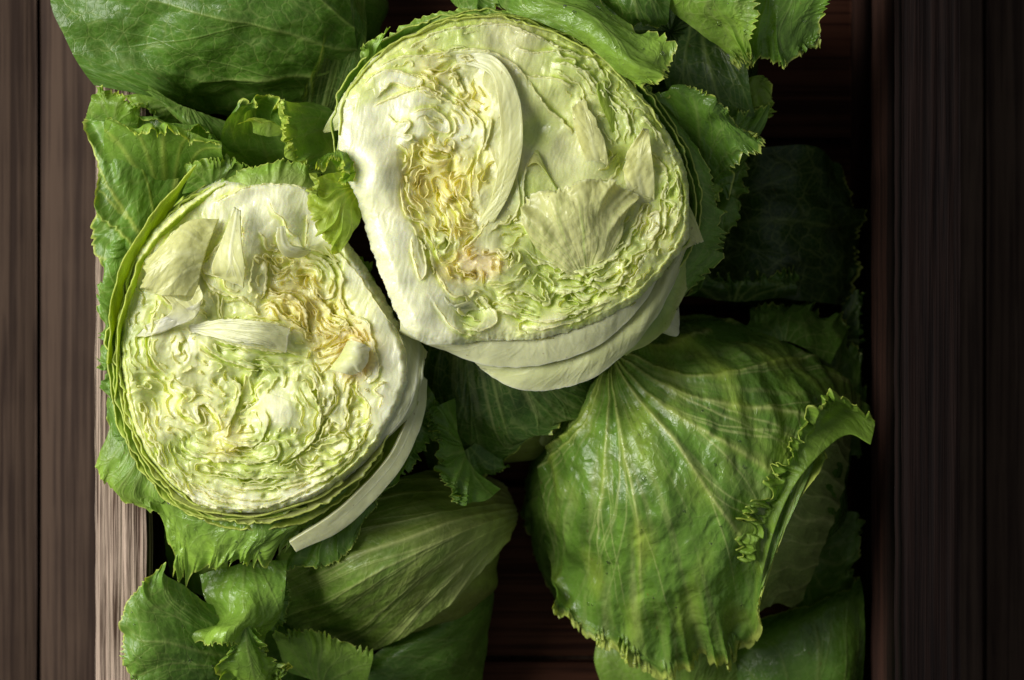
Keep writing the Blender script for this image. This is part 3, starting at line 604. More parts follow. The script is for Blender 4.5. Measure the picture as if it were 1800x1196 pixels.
leaf('rib_flap', A, [[(488,402,214),(500,398,214)],[(486,425,217),(508,428,217)],[(500,448,216),(530,436,216)],[(530,452,211),(545,440,210)]], base='cr', tip='cr', ruf=(.4,2,3.), teeth=(.02,8), seed=29, thick=1.8, mat=M_rib, nu=60, nv=70, veins=3, margin='wh', vein='wh', edges='v', z=lambda x, y: ZA(x, y))
leaf('core_piece', A, [[(580,650,208),(600,625,210),(612,600,209)],[(605,655,212),(622,630,215),(630,602,212)],[(620,658,209),(640,640,211),(648,612,208)]], base='pl', tip='wh', ruf=(.9,5,1.5), teeth=(.1,9), seed=30, thick=1.5, mat=M_rib, nu=70, nv=60, veins=3, margin='wh', vein='pl', pk=.8, z=lambda x, y: ZA(x, y))
# white outer ribs and torn petal at the lower right of the face
leaf('rib_leaf', A, [[(700,560,186),(735,600,180),(748,620,176)],[(715,640,196),(735,650,192),(742,650,190)],[(690,730,198),(728,690,196),(738,682,192)],[(640,780,196),(700,745,195),(722,720,192)],[(600,850,190),(640,812,192),(668,780,188)]], base='cr', tip='cr', ruf=(1.,4,2.), teeth=(.10,22), seed=32, thick=1., mat=M_rib, nu=120, nv=120, veins=5, margin='wh', vein='wh', edges='r')
leaf('outer_leaf', A, [[(705,690,190),(662,772,190),(592,846,190),(512,888,190),(430,905,188)],[(720,700,178),(680,785,176),(614,862,174),(540,915,172),(450,925,174)],[(736,706,188),(702,796,188),(642,872,186),(578,924,184),(470,960,176)]], base='yg', tip='yg', ruf=(.5,4,3.), teeth=(.01,20), seed=233, mat=M_leaf, nu=200, nv=60, veins=9, edges='')
leaf('rib_leaf', A, [[(730,650,186),(748,668,180)],[(722,715,190),(745,728,184)],[(690,790,191),(712,806,186)],[(632,862,190),(652,884,184)],[(570,912,188),(590,936,182)],[(510,952,184),(524,967,180)]], base='cr', tip='cr', ruf=(.2,2,3.), teeth=(.02,5), seed=33, thick=2.2, mat=M_rib, nu=60, nv=160, veins=5, vw=.4, vh=.07, vs=.3, margin='cr', vein='wh', edges='v', pk=.3, label='long pale stem slice')
# lower lobes: glossy green skirt below the face
leaf('skirt_leaf', A, [[(235,760,180),(330,870,186),(430,900,188),(540,890,188),(640,820,188)],[(250,830,184),(330,905,188),(425,935,190),(520,925,190),(620,860,186)],[(250,840,178),(322,940,182),(410,970,186),(470,955,186),(560,915,180)],[(268,850,170),(318,1022,168),(395,990,180),(462,1000,180),(520,960,174)]], base='gr', tip='lt', ruf=(2.4,7,2.2), teeth=(.09,30), big=2., seed=34, drops=10, mat=M_gloss, nu=300, nv=150, veins=9, vs=.4, pk=1.1)
leaf('skirt_leaf', A, [[(210,700,176),(250,760,180),(300,850,180)],[(190,760,184),(235,815,188),(290,880,186)],[(176,790,184),(205,862,184),(285,885,180)],[(165,810,179),(206,878,180),(300,905,174)]], base='gr', tip='lt', ruf=(1.8,5,2.2), teeth=(.05,18), seed=35, mat=M_leaf, nu=180, nv=120, veins=9, vs=.6, pk=.6)
leaf('skirt_leaf', A, [[(250,400,178),(215,560,180),(215,700,180),(250,800,178)],[(215,420,184),(190,560,187),(196,700,187),(225,800,184)],[(196,430,180),(172,540,184),(184,690,182),(185,810,178)]], base='gr', tip='gr', ruf=(2.4,7,2.2), teeth=(.05,30), seed=36, mat=M_leaf, nu=260, nv=80, veins=9, vs=.6)
# ================================================================== half head, centre
out_b = [(600,205),(625,150),(680,95),(760,55),(850,36),(930,50),(1010,82),(1080,128),(1135,190),(1180,260),(1205,330),(1205,400),(1180,450),(1115,520),(1035,562),(945,588),(850,590),(790,602),(748,597),(718,572),(692,520),(662,440),(636,350),(606,285)]
g_b = conv(560, 0, 4.43, [
 [(640,430),(900,270),(1200,210),(1450,200),(1772,330)], [(400,560),(640,450),(860,440),(1080,400),(1300,400),(1500,490),(1600,600),(1640,740)],
 [(300,700),(500,560),(680,580),(790,620),(780,660),(700,670),(560,640),(450,760),(400,750)], [(820,540),(900,580),(1000,560),(1100,490),(1200,510)],
 [(380,860),(600,760),(800,700),(940,760),(1100,860),(1180,980),(1160,1080)], [(700,560),(900,650),(1050,760),(1200,880),(1280,1000),(1270,1180)],
 [(1330,560),(1400,700),(1420,860),(1380,930)], [(1500,600),(1560,800),(1570,1000),(1550,1190)], [(1340,900),(1330,1020),(1270,1190)],
 [(700,900),(800,860),(900,860),(1000,950),(1000,1030),(900,1000),(820,940)], [(520,880),(600,960),(700,960),(660,1050),(720,1070),(650,1100)],
 [(1130,740),(1070,600),(1010,590)], [(860,1100),(900,1160),(1000,1170),(1000,1130)]]) + conv(560, 250, 4.43, [
 [(600,0),(690,60),(700,160),(640,240)], [(640,250),(650,400),(690,560),(830,640),(900,760),(940,900),(1000,920),(1050,850)],
 [(700,600),(860,820),(920,1000),(1040,1196)], [(740,700),(730,800),(760,950),(800,1060),(830,960),(770,720)],
 [(860,10),(900,40),(1010,60),(1050,130),(940,150),(800,110)], [(800,200),(720,260),(700,400),(780,520),(860,620)],
 [(920,330),(960,400),(1040,480),(1100,560),(1110,640),(1180,660)], [(1100,310),(1080,400),(1110,460),(1150,560),(1200,600)],
 [(1290,0),(1220,200),(1200,330),(1190,500)], [(1380,330),(1370,480),(1340,600),(1220,760),(1140,830),(1140,880)],
 [(1540,100),(1540,300),(1560,480),(1480,620),(1400,640),(1300,740)], [(930,800),(980,730),(1030,780),(1000,850),(940,850)],
 [(1060,960),(1120,1010),(1200,1050)], [(1300,860),(1380,840),(1450,900),(1500,850),(1530,890),(1480,990),(1460,940)],
 [(1650,90),(1590,300),(1600,560),(1640,700),(1600,620),(1500,640)], [(930,400),(1000,560),(1040,660),(1060,820)]]) + conv(900, 250, 4.43, [
 [(60,800),(200,900),(400,980),(580,1000),(760,900),(870,800),(960,640),(1050,500)], [(340,1050),(440,1040),(560,1060),(600,1090),(640,1040),(700,1060),(820,1000)],
 [(1030,750),(1090,640),(1080,590),(1130,560),(1140,650),(1090,740),(1030,760)], [(1240,300),(1180,420),(1280,480),(1220,600)],
 [(1290,260),(1310,420),(1280,600),(1200,760)], [(880,1080),(960,900),(1040,880),(940,1080),(870,1060)],
 [(1100,100),(1200,250),(1180,450),(1180,640),(1050,820)], [(300,1196),(420,1160),(520,1150),(620,1100),(700,1140),(800,1150),(850,1050),(940,940)]]) + conv(900, 0, 4.43, [
 [(0,340),(100,400),(200,420),(330,400),(380,450),(480,470),(480,520),(560,560),(620,660),(700,760)], [(0,240),(200,290),(360,380),(480,430),(620,470),(700,580),(740,640)],
 [(0,520),(130,600),(330,620),(500,700)], [(110,600),(250,820),(400,960),(480,1060)], [(300,480),(560,560),(680,700),(740,820)],
 [(670,600),(760,780),(880,900),(920,1100)], [(1000,900),(1100,1000),(1200,1150)], [(500,740),(560,900),(640,1100),(700,1196)]]) + conv(650, 480, 2.99, [
 [(350,0),(430,110),(500,120),(540,170),(470,190),(560,240)], [(300,80),(370,200),(450,290),(600,340),(800,350),(1000,340),(1180,290),(1400,160)],
 [(560,110),(640,200),(660,260),(580,300),(490,290)], [(640,190),(720,200),(830,240),(960,250),(1100,200),(1300,130)], [(680,100),(820,100),(940,160),(900,60)],
 [(930,180),(960,110),(1040,90),(1130,130),(1200,90),(1300,60),(1400,10)], [(820,270),(900,290),(1080,250),(1250,160)]])
s_b = [(640,160,YG,22,1.8),(700,100,YG,20,1.8),(800,60,GN,20,1.6),(900,60,TR,26,1.6),(1000,100,GN,16,2.2),(690,140,WH,24,2.),(660,200,WH,34,1.2),(720,180,WH,22,2.),(760,130,YE,12,2.),(820,120,TR,14,1.6),(780,190,PA,15,1.8),(720,230,WH,26,1.6),
 (830,180,YE,13,1.8),(800,230,WH,18,1.8),(640,260,WH,48,.7),(670,330,WH,48,.8),(690,420,WH,48,1.),(710,500,WH,44,1.2),(740,560,WH,40,1.2),(880,140,TR,34,.9),(905,200,TR,40,.8),(905,280,TR,40,.8),(870,350,TR,26,1.2),(860,420,TR,22,1.4),
 (740,270,YE,9,2.),(780,280,GO,8,2.4),(730,330,GO,8,2.2),(790,340,GO,7,2.6),(760,380,YE,8,2.2),(800,400,GO,7,2.6),(840,300,YE,10,1.8),(780,430,YG,9,2.2),(820,460,PE,10,2.2),(855,465,PE,12,2.2),(800,470,GO,8,2.2),
 (940,160,YG,26,1.4),(940,230,GN,30,1.2),(920,330,GN,24,1.4),(980,180,YG,22,2.),(1040,180,YG,18,2.2),(1000,260,PA,24,2.),(1080,220,GN,18,2.2),(1060,150,GN,13,2.2),(1120,230,GN,18,2.),(1140,300,YG,16,2.),(1180,340,GN,12,2.),
 (1000,400,PA,34,1.2),(940,440,GN,18,2.),(900,420,YG,11,2.2),(1100,420,GN,14,2.2),(1150,400,TR,14,2.),(1180,400,YG,13,2.),(900,500,YG,10,2.3),(960,500,GN,10,2.5),(1040,490,GN,9,2.6),(1100,480,YG,10,2.4),(860,520,YG,15,2.4),(940,545,GN,10,2.4),(1020,530,GN,9,2.4),
 (800,530,PA,24,2.),(830,555,GN,10,2.4),(780,520,WH,30,1.4),(770,580,WH,30,1.4),(860,580,PA,30,1.2),(960,575,PA,24,1.4),(1060,545,YG,20,1.4)]
TB = (-.004, .016)
B = thing('half_lettuce', 'larger cut iceberg half with white stem side and yellow heart, uppermost in the crate', 'lettuce', world(900., 320., .13), GR)
ZB = face('folded_inner_leaves', B, out_b, g_b, s_b, 214, TB, 11, rim=20, lumps=[(612,300,26,-8),(655,470,22,-6),(660,300,40,6),(700,480,50,5),(730,570,40,4),(1000,250,60,-4),(1095,285,26,-12),(900,200,40,4),(760,330,60,-3),(980,490,60,-4),(940,230,24,-5),(720,190,40,3),(1150,330,40,-3),(830,540,24,-5),(900,560,60,-4)])
ellip('inner_head', B, 905, 322, 265, 250, 145, 44, M_rib, 'pl', seed=5)
for (a0, a1, of, zo, base, tip, sd, oe) in [(20, 165, 6, -3, 'yg', 'pl', 1, 8), (10, 150, 12, -7, 'lt', 'yg', 2, 12), (-30, 110, 20, -12, 'lt', 'gr', 3, 16), (60, 172, 18, -16, 'gr', 'gr', 4, 24), (-50, 80, 30, -18, 'gr', 'gr', 5, 20)]:
    shell('outer_leaf', B, out_b, a0, a1, of, 214, 905, 320, 140 + sd, base=base, tip=tip, zo=zo, offend=oe, tiltf=TB, mw=.015, ruf=(1.5, 16, 5.))
# big white outer petals along the lower edge
leaf('rib_leaf', B, [[(690,500,196),(760,560,200),(860,560,203),(960,560,203),(1060,520,203),(1130,450,203),(1165,420,204)],[(705,570,199),(770,602,205),(860,606,208),(960,600,209),(1050,565,209),(1120,505,208),(1170,430,206)],[(700,580,190),(775,612,200),(860,642,204),(960,640,205),(1060,600,205),(1130,530,204),(1175,440,204)]], base='cr', tip='cr', ruf=(.35,2,3.), pk=.3, teeth=(.04,30), seed=41, thick=1.6, mat=M_rib, nu=300, nv=80, veins=7, vs=.2, margin='wh', vein='cr')
leaf('rib_leaf', B, [[(790,585,190),(880,600,196),(980,600,198),(1080,560,198),(1150,480,198),(1195,410,196)],[(830,630,192),(900,650,200),(985,650,202),(1080,605,202),(1150,540,200),(1200,430,198)],[(846,648,192),(905,682,196),(975,684,198),(1060,652,198),(1150,560,194),(1205,440,192)]], base='pl', tip='cr', ruf=(.5,2,3.), pk=.3, teeth=(.06,30), seed=42, thick=1.5, mat=M_rib, nu=260, nv=80, veins=7, vs=.2, margin='wh', vein='cr')
leaf('rib_leaf', B, [[(1080,570,186),(1130,540,188),(1170,480,186),(1195,420,186)],[(1090,615,184),(1150,575,186),(1190,500,184),(1212,430,182)],[(1100,625,176),(1165,585,176),(1205,510,174),(1235,420,170)]], base='lt', tip='pl', ruf=(.6,4,3.), teeth=(.03,30), seed=43, thick=1., mat=M_rib, nu=180, nv=70, veins=7, margin='pl')
leaf('rib_leaf', B, [[(1150,560,176),(1170,545,176),(1180,520,176)],[(1150,588,174),(1175,570,176),(1188,545,174)],[(1140,580,170),(1192,590,172),(1192,540,170)]], base='cr', ruf=(.3,3,3.), teeth=(.06,10), seed=44, thick=.8, mat=M_rib, nu=60, nv=60, veins=3, margin='wh', vein='cr')
# lower-left bulge of the stem end
# flaps on the right of the face
leaf('leaf_flap', B, [[(1005,482,213),(1022,486,213),(1040,484,213),(1058,474,212)],[(950,445,218),(1000,435,222),(1050,432,222),(1088,425,217)],[(922,400,221),(985,375,226),(1045,378,225),(1105,375,221)],[(918,350,217),(975,335,223),(1040,318,224),(1122,342,219)]], base='fl', tip='fl', ruf=(2.,5,1.8), teeth=(.12,18), seed=46, big=2., vh=.08, org=(.5,-1.1), streak=.25, thick=.5, mat=M_flap, nu=170, nv=150, veins=9, vw=.5, vs=.5, margin='cr', vein='lt', pk=1.1, z=lambda x, y: ZB(x, y))
leaf('leaf_flap', B, [[(1120,380,212),(1150,360,212)],[(1095,310,219),(1150,310,218)],[(1105,265,222),(1145,260,220)],[(1128,226,219),(1142,230,218)]], base='fl', tip='fl', ruf=(1.2,3,2.), teeth=(.07,10), seed=47, thick=.6, mat=M_flap, nu=90, nv=110, veins=5, margin='cr', vein='cr', edges='vl', pk=1.1, z=lambda x, y: ZB(x, y))
leaf('leaf_flap', B, [[(1045,320,208),(1075,310,208)],[(1025,270,216),(1065,262,216)],[(1010,225,219),(1050,215,218)],[(1005,190,218),(1028,175,217)]], base='fl', tip='fl', ruf=(1.2,3,2.), teeth=(.07,10), seed=48, thick=.6, mat=M_flap, nu=80, nv=100, veins=5, margin='cr', vein='cr', edges='vr', pk=.9, z=lambda x, y: ZB(x, y))
leaf('leaf_flap', B, [[(1090,280,206),(1120,250,205)],[(1075,230,214),(1105,215,212)],[(1055,180,217),(1080,170,214)],[(1050,150,217),(1062,142,216)]], base='yg', tip='yg', ruf=(1.2,3,2.), teeth=(.08,10), seed=49, thick=.5, mat=M_frill, nu=80, nv=100, veins=5, margin='ed', edges='vr', z=lambda x, y: ZB(x, y))
leaf('leaf_flap', B, [[(1010,380,210),(985,330,210)],[(975,330,215),(955,290,215)],[(945,290,216),(942,250,214)],[(920,300,213),(928,240,210)]], base='yg', tip='fl', ruf=(1.4,3,2.), teeth=(.08,9), seed=50, thick=.5, mat=M_frill, nu=70, nv=90, veins=5, margin='cr', edges='vr', z=lambda x, y: ZB(x, y))
leaf('leaf_flap', B, [[(1165,400,206),(1200,340,206)],[(1185,440,208),(1215,370,208)],[(1205,440,206),(1236,425,204)]], base='yg', tip='fl', ruf=(1.,3,2.), teeth=(.1,9), seed=52, thick=.5, mat=M_flap, nu=90, nv=70, veins=5, margin='cr', z=lambda x, y: ZB(x, y))
leaf('rib_flap', B, [[(800,92,213),(805,110,213)],[(872,102,217),(860,130,217)],[(912,170,219),(876,180,218)],[(918,260,219),(880,260,219)],[(896,340,217),(866,340,217)],[(862,400,213),(842,396,213)]], base='cr', tip='fl', ruf=(.3,3,3.), teeth=(.02,10), seed=54, thick=1.4, mat=M_rib, nu=60, nv=200, veins=7, vw=.5, vh=.12, vs=.3, margin='pl', vein='cr', edges='', pk=.5, z=lambda x, y: ZB(x, y))
leaf('leaf_flap', B, [[(1150,470,208),(1165,400,208)],[(1172,440,211),(1185,380,211)],[(1180,400,211),(1196,330,210)],[(1178,330,209),(1190,290,207)]], base='yg', tip='fl', ruf=(1.2,4,2.), teeth=(.06,9), seed=253, thick=.5, mat=M_flap, nu=80, nv=110, veins=5, margin='ed', edges='vr', z=lambda x, y: ZB(x, y))
leaf('leaf_flap', B, [[(790,500,208),(815,540,209)],[(782,520,214),(812,556,213)],[(800,535,215),(826,545,214)],[(826,528,213),(845,545,212)]], base='cr', tip='cr', ruf=(.6,3,2.), teeth=(.03,9), seed=254, thick=1.5, mat=M_rib, nu=60, nv=60, veins=3, margin='cr', edges='', z=lambda x, y: ZB(x, y))
# left tips and top edge curls
leaf('leaf_tip', B, [[(640,140,190),(660,170,200)],[(608,165,196),(628,200,203)],[(586,200,196),(606,225,200)],[(568,230,192),(574,232,192)]], base='pl', tip='pl', ruf=(.5,2,2.), teeth=(.04,8), seed=55, thick=.6, mat=M_rib, nu=70, nv=90, veins=3, margin='pl')
leaf('leaf_tip', B, [[(620,190,200),(640,200,206)],[(600,220,202),(628,240,206)],[(592,260,200),(612,265,202)],[(590,285,194),(600,290,196)]], base='pl', tip='yg', ruf=(.8,3,2.), teeth=(.06,8), seed=56, thick=.5, mat=M_rib, nu=70, nv=90, veins=3, margin='pl')
leaf('leaf_tip', B, [[(640,130,188),(680,100,190)],[(635,105,196),(670,75,196)],[(632,85,198),(690,45,198)]], base='gr', tip='lt', ruf=(2.,3,2.), teeth=(.1,12), seed=57, mat=M_leaf, nu=100, nv=70, veins=5)
leaf('outer_leaf', B, [[(640,140,176),(740,80,180),(860,50,182),(960,60,182),(1050,110,178)],[(650,100,188),(740,48,192),(860,26,194),(960,34,192),(1060,90,186)],[(640,90,186),(735,32,190),(850,14,190),(965,30,188),(1068,92,182)]], base='gr', tip='lt', ruf=(1.4,8,2.), teeth=(.08,40), seed=58, mat=M_leaf, nu=260, nv=70, veins=9, thick=.5)
# green wrapper leaf on the right of the half
leaf('outer_leaf', B, [[(1080,150,180),(1160,230,184),(1190,330,184),(1190,430,182),(1160,520,176)],[(1130,150,184),(1200,240,187),(1232,340,188),(1232,430,184),(1190,520,176)],[(1150,170,178),(1225,260,182),(1262,350,182),(1280,440,174),(1205,520,168)]], base='gr', tip='gr', ruf=(1.6,7,2.6), teeth=(.05,40), seed=59, mat=M_leaf, nu=260, nv=110, veins=9, vs=.5)
# ================================================================== whole head, lower right
zD = dome(1225, 830, 300, 275, 70, 100, 0, 2.3)
D = thing('lettuce_head', 'whole glossy green iceberg with pale fanning ribs and a frilled wrapper leaf', 'lettuce', world(1225., 830., .02), GR)
ellip('inner_head', D, 1225, 815, 268, 255, 70, 90, M_gloss, 'md', seed=7)
leaf('wrapper_leaf', D, [
 [(1050,700,-6),(1056,665,2),(1066,640,4),(1078,620,4),(1094,598,4),(1112,570,2),(1125,545,-6)],
 [(1000,730,-8),(1018,740,4),(1060,728,6),(1112,698,6),(1165,655,6),(1210,605,4),(1235,555,-2)],
 [(960,790,-8),(1000,815,5),(1075,820,7),(1165,790,7),(1250,730,6),(1320,650,6),(1350,585,-4)],
 [(945,880,-6),(1005,905,5),(1110,920,8),(1215,890,8),(1315,820,8),(1410,710,8),(1450,640,2)],
 [(962,980,-4),(1035,1015,8),(1135,1040,14),(1250,1020,14),(1345,930,9),(1420,780,12),(1505,690,16)],
 [(975,1072,60),(1055,1130,64),(1165,1168,70),(1280,1162,66),(1338,1050,30),(1425,825,14),(1536,742,14)]],
 base='gr', tip='gr', z=zD, ruf=(4.4,13,5.5), teeth=(.042,90), seed=64, mat=M_gloss, nu=520, nv=260, veins=10, vr=.10, vw=2.2, vh=.2, ridge=2.1, rw=6., vs=.8, pk=.9, big=2.6, yg_patch=.75, drops=45, streak=.3, org=(.45,-.2), dents=.4, blotch=.6, mw=.012, vein='pl', label='large glossy wrapper leaf with frilled lower edge')
leaf('folded_margin', D, [[(1538,745,150),(1480,720,150),(1412,770,166),(1372,845,168),(1345,910,168),(1328,985,162)],[(1530,782,156),(1488,765,156),(1436,805,168),(1394,858,170),(1362,930,168),(1340,1010,160)],[(1534,738,156),(1470,715,168),(1410,765,176),(1365,845,176),(1320,905,174),(1312,975,166)]][::-1][1:] + [[(1536,722,160),(1462,700,166),(1402,760,178),(1352,835,178),(1300,900,176),(1298,985,168)]], base='lt', tip='lt', ruf=(2.8,10,1.6), teeth=(.22,36), seed=62, mat=M_frill, nu=360, nv=60, veins=5, vs=.3, thick=.4)
leaf('wrapper_leaf', D, [[(1500,760,-2),(1480,860,-8),(1440,980,-8),(1400,1070,-16)],[(1470,770,0),(1430,860,2),(1390,960,2),(1360,1060,-8)],[(1430,790,0),(1390,860,4),(1345,950,6),(1330,1080,-4)]], z=zD, base='vn', tip='vn', ruf=(.4,4,3.), teeth=(.01,20), seed=63, mat=M_leaf, nu=220, nv=110, veins=9, vw=1.2, vh=.4, ridge=1., streak=.4, edges='', vein='pl', org=(.5,-1.5))
leaf('wrapper_leaf', D, [[(1020,660,-20),(1000,800,-6),(1000,900,-6),(1010,1000,-14)],[(980,720,-34),(945,830,-16),(945,930,-14),(985,1040,-26)],[(960,760,-60),(914,850,-34),(930,960,-34),(975,1060,-50)]], z=zD, base='md', tip='gr', ruf=(1.8,6,3.), teeth=(.02,30), seed=65, mat=M_leaf, nu=200, nv=90, veins=9, vein='pl', vs=.4)
for k, (g, sd) in enumerate([([[(1440,900,60),(1420,980,60),(1380,1060,50)],[(1500,900,56),(1480,990,56),(1430,1080,46)],[(1545,910,60),(1520,960,56),(1500,1040,44)]], 66), ([[(1400,620,70),(1450,700,70),(1480,800,60)],[(1460,600,70),(1510,700,66),(1530,800,56)],[(1480,560,66),(1545,660,60),(1560,800,50)]], 67), ([[(1300,620,100),(1380,600,100),(1460,640,90)],[(1310,580,90),(1390,560,90),(1480,600,80)],[(1320,545,70),(1400,530,70),(1500,570,60)]], 68)]):
    leaf('wrapper_leaf', D, g, base='md', tip='gr', ruf=(3.,6,2.4), teeth=(.10,26), seed=sd, mat=M_leaf, nu=160, nv=100, veins=7)
# ================================================================== whole head, lower middle
zC = dome(690, 985, 240, 175, 80, 76, .35, 2.2)
Cc_ = thing('lettuce_head', 'olive green streaked iceberg lying on its side below the smaller cut half', 'lettuce', world(690., 990., .02), GR)
ellip('inner_head', Cc_, 690, 985, 190, 130, 72, 58, M_leaf, 'ol', .0, seed=8)
leaf('wrapper_leaf', Cc_, [
 [(885,850,-4),(903,880,-4),(907,915,-6),(896,950,-8)],
 [(820,830,-2),(850,880,2),(858,930,3),(850,1000,-12)],
 [(740,830,-3),(765,890,4),(780,960,5),(780,1070,-14)],
 [(650,860,-3),(665,920,5),(690,1010,5),(700,1125,-16)],
 [(560,910,-4),(580,960,4),(600,1050,4),(610,1155,-16)],
 [(500,965,-8),(500,1010,-3),(510,1070,-3),(530,1150,-16)],
 [(470,1000,-20),(470,1030,-16),(480,1080,-16),(490,1140,-26)]], z=zC, base='ol', tip='gr', ruf=(.6,5,4.), teeth=(.015,40), seed=71, mat=M_leaf, nu=260, nv=320, veins=11, vw=1.5, vh=.4, ridge=.5, vs=.6, streak=.2, pk=.6, vein='pl', org=(.5,-.6), edges='v', pale=.35)
leaf('frilled_leaf', Cc_, [[(560,860,150),(620,820,156),(700,760,156),(740,750,150)],[(540,910,154),(610,880,162),(680,810,164),(730,785,160)],[(512,972,152),(585,950,162),(650,880,168),(715,815,168)],[(505,1002,150),(600,985,162),(640,915,168),(695,840,170)]], base='md', tip='gr', ruf=(1.8,9,2.), teeth=(.09,50), seed=72, mat=M_leaf, nu=300, nv=120, veins=9, vs=.3)
leaf('frilled_leaf', Cc_, [[(540,1120,100),(600,1160,96),(660,1180,90)],[(520,1120,108),(590,1150,106),(650,1160,100)],[(505,1112,112),(560,1140,112),(655,1168,104)],[(500,1130,106),(560,1162,108),(640,1180,100)]], base='md', tip='gr', ruf=(2.2,10,1.6), teeth=(.16,34), seed=73, mat=M_leaf, nu=220, nv=70, veins=5)
# ================================================================== head under the larger half
E = thing('lettuce_head', 'dark green iceberg head mostly hidden beneath the larger cut half', 'lettuce', world(900., 640., .02), GR)
ellip('inner_head', E, 880, 610, 215, 205, 70, 60, M_leaf, 'ol', seed=9)
zE = dome(890, 600, 240, 235, 80, 72)
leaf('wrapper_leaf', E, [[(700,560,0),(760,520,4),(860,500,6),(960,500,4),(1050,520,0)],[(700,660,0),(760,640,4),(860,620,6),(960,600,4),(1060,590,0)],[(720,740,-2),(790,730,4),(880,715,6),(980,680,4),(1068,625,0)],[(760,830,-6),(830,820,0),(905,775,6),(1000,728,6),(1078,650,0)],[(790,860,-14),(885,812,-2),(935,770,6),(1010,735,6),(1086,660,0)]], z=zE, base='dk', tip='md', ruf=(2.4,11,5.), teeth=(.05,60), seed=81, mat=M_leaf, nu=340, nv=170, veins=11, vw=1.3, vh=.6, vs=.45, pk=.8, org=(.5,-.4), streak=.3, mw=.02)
leaf('wrapper_leaf', E, [[(900,740,104),(950,735,106),(1010,700,104)],[(905,775,100),(960,770,102),(1000,745,98)],[(915,788,88),(955,790,88),(1000,768,84)]], base='pl', tip='pl', ruf=(.2,3,3.), seed=82, mat=M_rib, nu=90, nv=50, veins=3, edges='')
leaf('frilled_leaf', E, [[(800,700,150),(806,760,150),(830,820,146),(880,860,136)],[(775,712,160),(785,765,160),(800,830,156),(850,880,146)],[(752,722,164),(768,770,166),(775,830,162),(800,888,154)]], base='gr', tip='gr', ruf=(2.4,11,1.4), teeth=(.16,40), seed=83, mat=M_frill, nu=260, nv=70, veins=5)
leaf('frilled_leaf', E, [[(700,790,130),(740,770,134),(790,740,140)],[(690,770,140),(730,745,144),(780,722,150)],[(680,745,144),(725,730,150),(768,708,158)]], base='md', tip='gr', ruf=(2.6,8,1.6), teeth=(.14,30), seed=84, mat=M_frill, nu=160, nv=60, veins=5)
leaf('frilled_leaf', E, [[(860,760,120),(820,790,120),(790,810,116)],[(880,800,118),(830,830,116),(790,850,110)],[(895,825,110),(840,850,108),(780,880,100)]], base='md', tip='md', ruf=(3.,8,2.), teeth=(.12,30), seed=85, mat=M_leaf, nu=160, nv=70, veins=5)
# ================================================================== head at the upper left
zF_ = dome(380, -90, 460, 315, 92, 108, .05, 2.2)
def zF(x, y): return max(zF_(x, y), 178 + (300 - x) * .03) if x < 300 else zF_(x, y)
F = thing('lettuce_head', 'smooth dark green iceberg head filling the upper left corner', 'lettuce', world(400., 60., .02), GR)
ellip('inner_head', F, 410, 0, 270, 150, 80, 70, M_leaf, 'md', .1, seed=10)
leaf('wrapper_leaf', F, [
 [(640,190,-16),(632,120,-8),(622,50,-4),(610,-30,0),(590,-100,0)],
 [(560,205,-14),(560,135,-4),(550,60,2),(530,-20,4),(500,-100,4)],
 [(470,208,-14),(470,140,0),(455,60,4),(430,-20,6),(400,-110,6)],
 [(370,200,-12),(370,140,0),(350,60,5),(320,-20,6),(290,-110,6)],
 [(290,175,-8),(270,125,0),(240,60,4),(210,-20,4),(190,-110,4)],
 [(165,150,-2),(135,110,0),(112,60,0),(90,0,0),(80,-110,0)]], z=zF, base='md', tip='md', ruf=(1.4,5,4.), teeth=(.035,30), edges='', seed=91, mat=M_leaf, nu=300, nv=300, veins=7, vr=.12, vw=1.4, vh=.6, ridge=1.0, rw=4, big=3.2, vs=.75, pk=.8, org=(.3,-.25), vein='vn')
leaf('wrapper_leaf', F, [[(600,240,120),(560,230,130),(500,220,130)],[(625,160,150),(590,120,158),(540,150,160)],[(645,60,160),(610,30,170),(570,60,180)],[(640,-20,150),(600,-40,168),(560,-20,180)]], base='dk', tip='md', ruf=(.6,3,3.), seed=92, mat=M_leaf, nu=130, nv=150, veins=5, edges='', streak=.3)
leaf('frilled_leaf', F, [[(330,220,160),(300,190,172),(262,160,176)],[(310,230,160),(270,200,172),(235,165,176)],[(290,205,160),(250,190,174),(205,168,178)]], base='gr', tip='lt', ruf=(2.4,4,2.), teeth=(.05,14), seed=93, mat=M_leaf, nu=140, nv=80, veins=5)
leaf('outer_leaf', F, [[(260,150,180),(330,190,176),(400,215,166)],[(265,165,182),(335,215,180),(390,240,168)],[(290,190,178),(345,240,176),(370,262,164)]], base='gr', tip='gr', ruf=(.8,3,2.), seed=94, mat=M_leaf, nu=140, nv=60, veins=5, streak=.3)
# ================================================================== frilled leaves behind the left half
Gh = thing('lettuce_head', 'frilly lettuce with curled bright leaf edges tucked just above the smaller cut half', 'lettuce', world(330., 320., .02), GR)
ellip('inner_head', Gh, 360, 360, 170, 120, 80, 60, M_leaf, 'md', seed=12)
leaf('frilled_leaf', Gh, [
 [(192,500,182),(230,460,182),(300,400,168),(370,370,150),(440,350,146)],
 [(160,400,184),(230,365,184),(300,335,172),(380,320,156),(450,310,152)],
 [(176,300,188),(220,285,188),(300,272,178),(370,275,166),(440,280,160)],
 [(148,216,186),(225,212,186),(300,215,186),(360,225,184),(392,262,188)],
 [(150,190,182),(215,205,190),(300,222,192),(352,228,192),(380,268,192)]], base='gr', tip='gr', ruf=(2.2,11,3.2), teeth=(.045,50), edges='vl', seed=101, mat=M_leaf, nu=320, nv=170, veins=9, vs=.7, pk=.9, vein='ed', mw=.016)
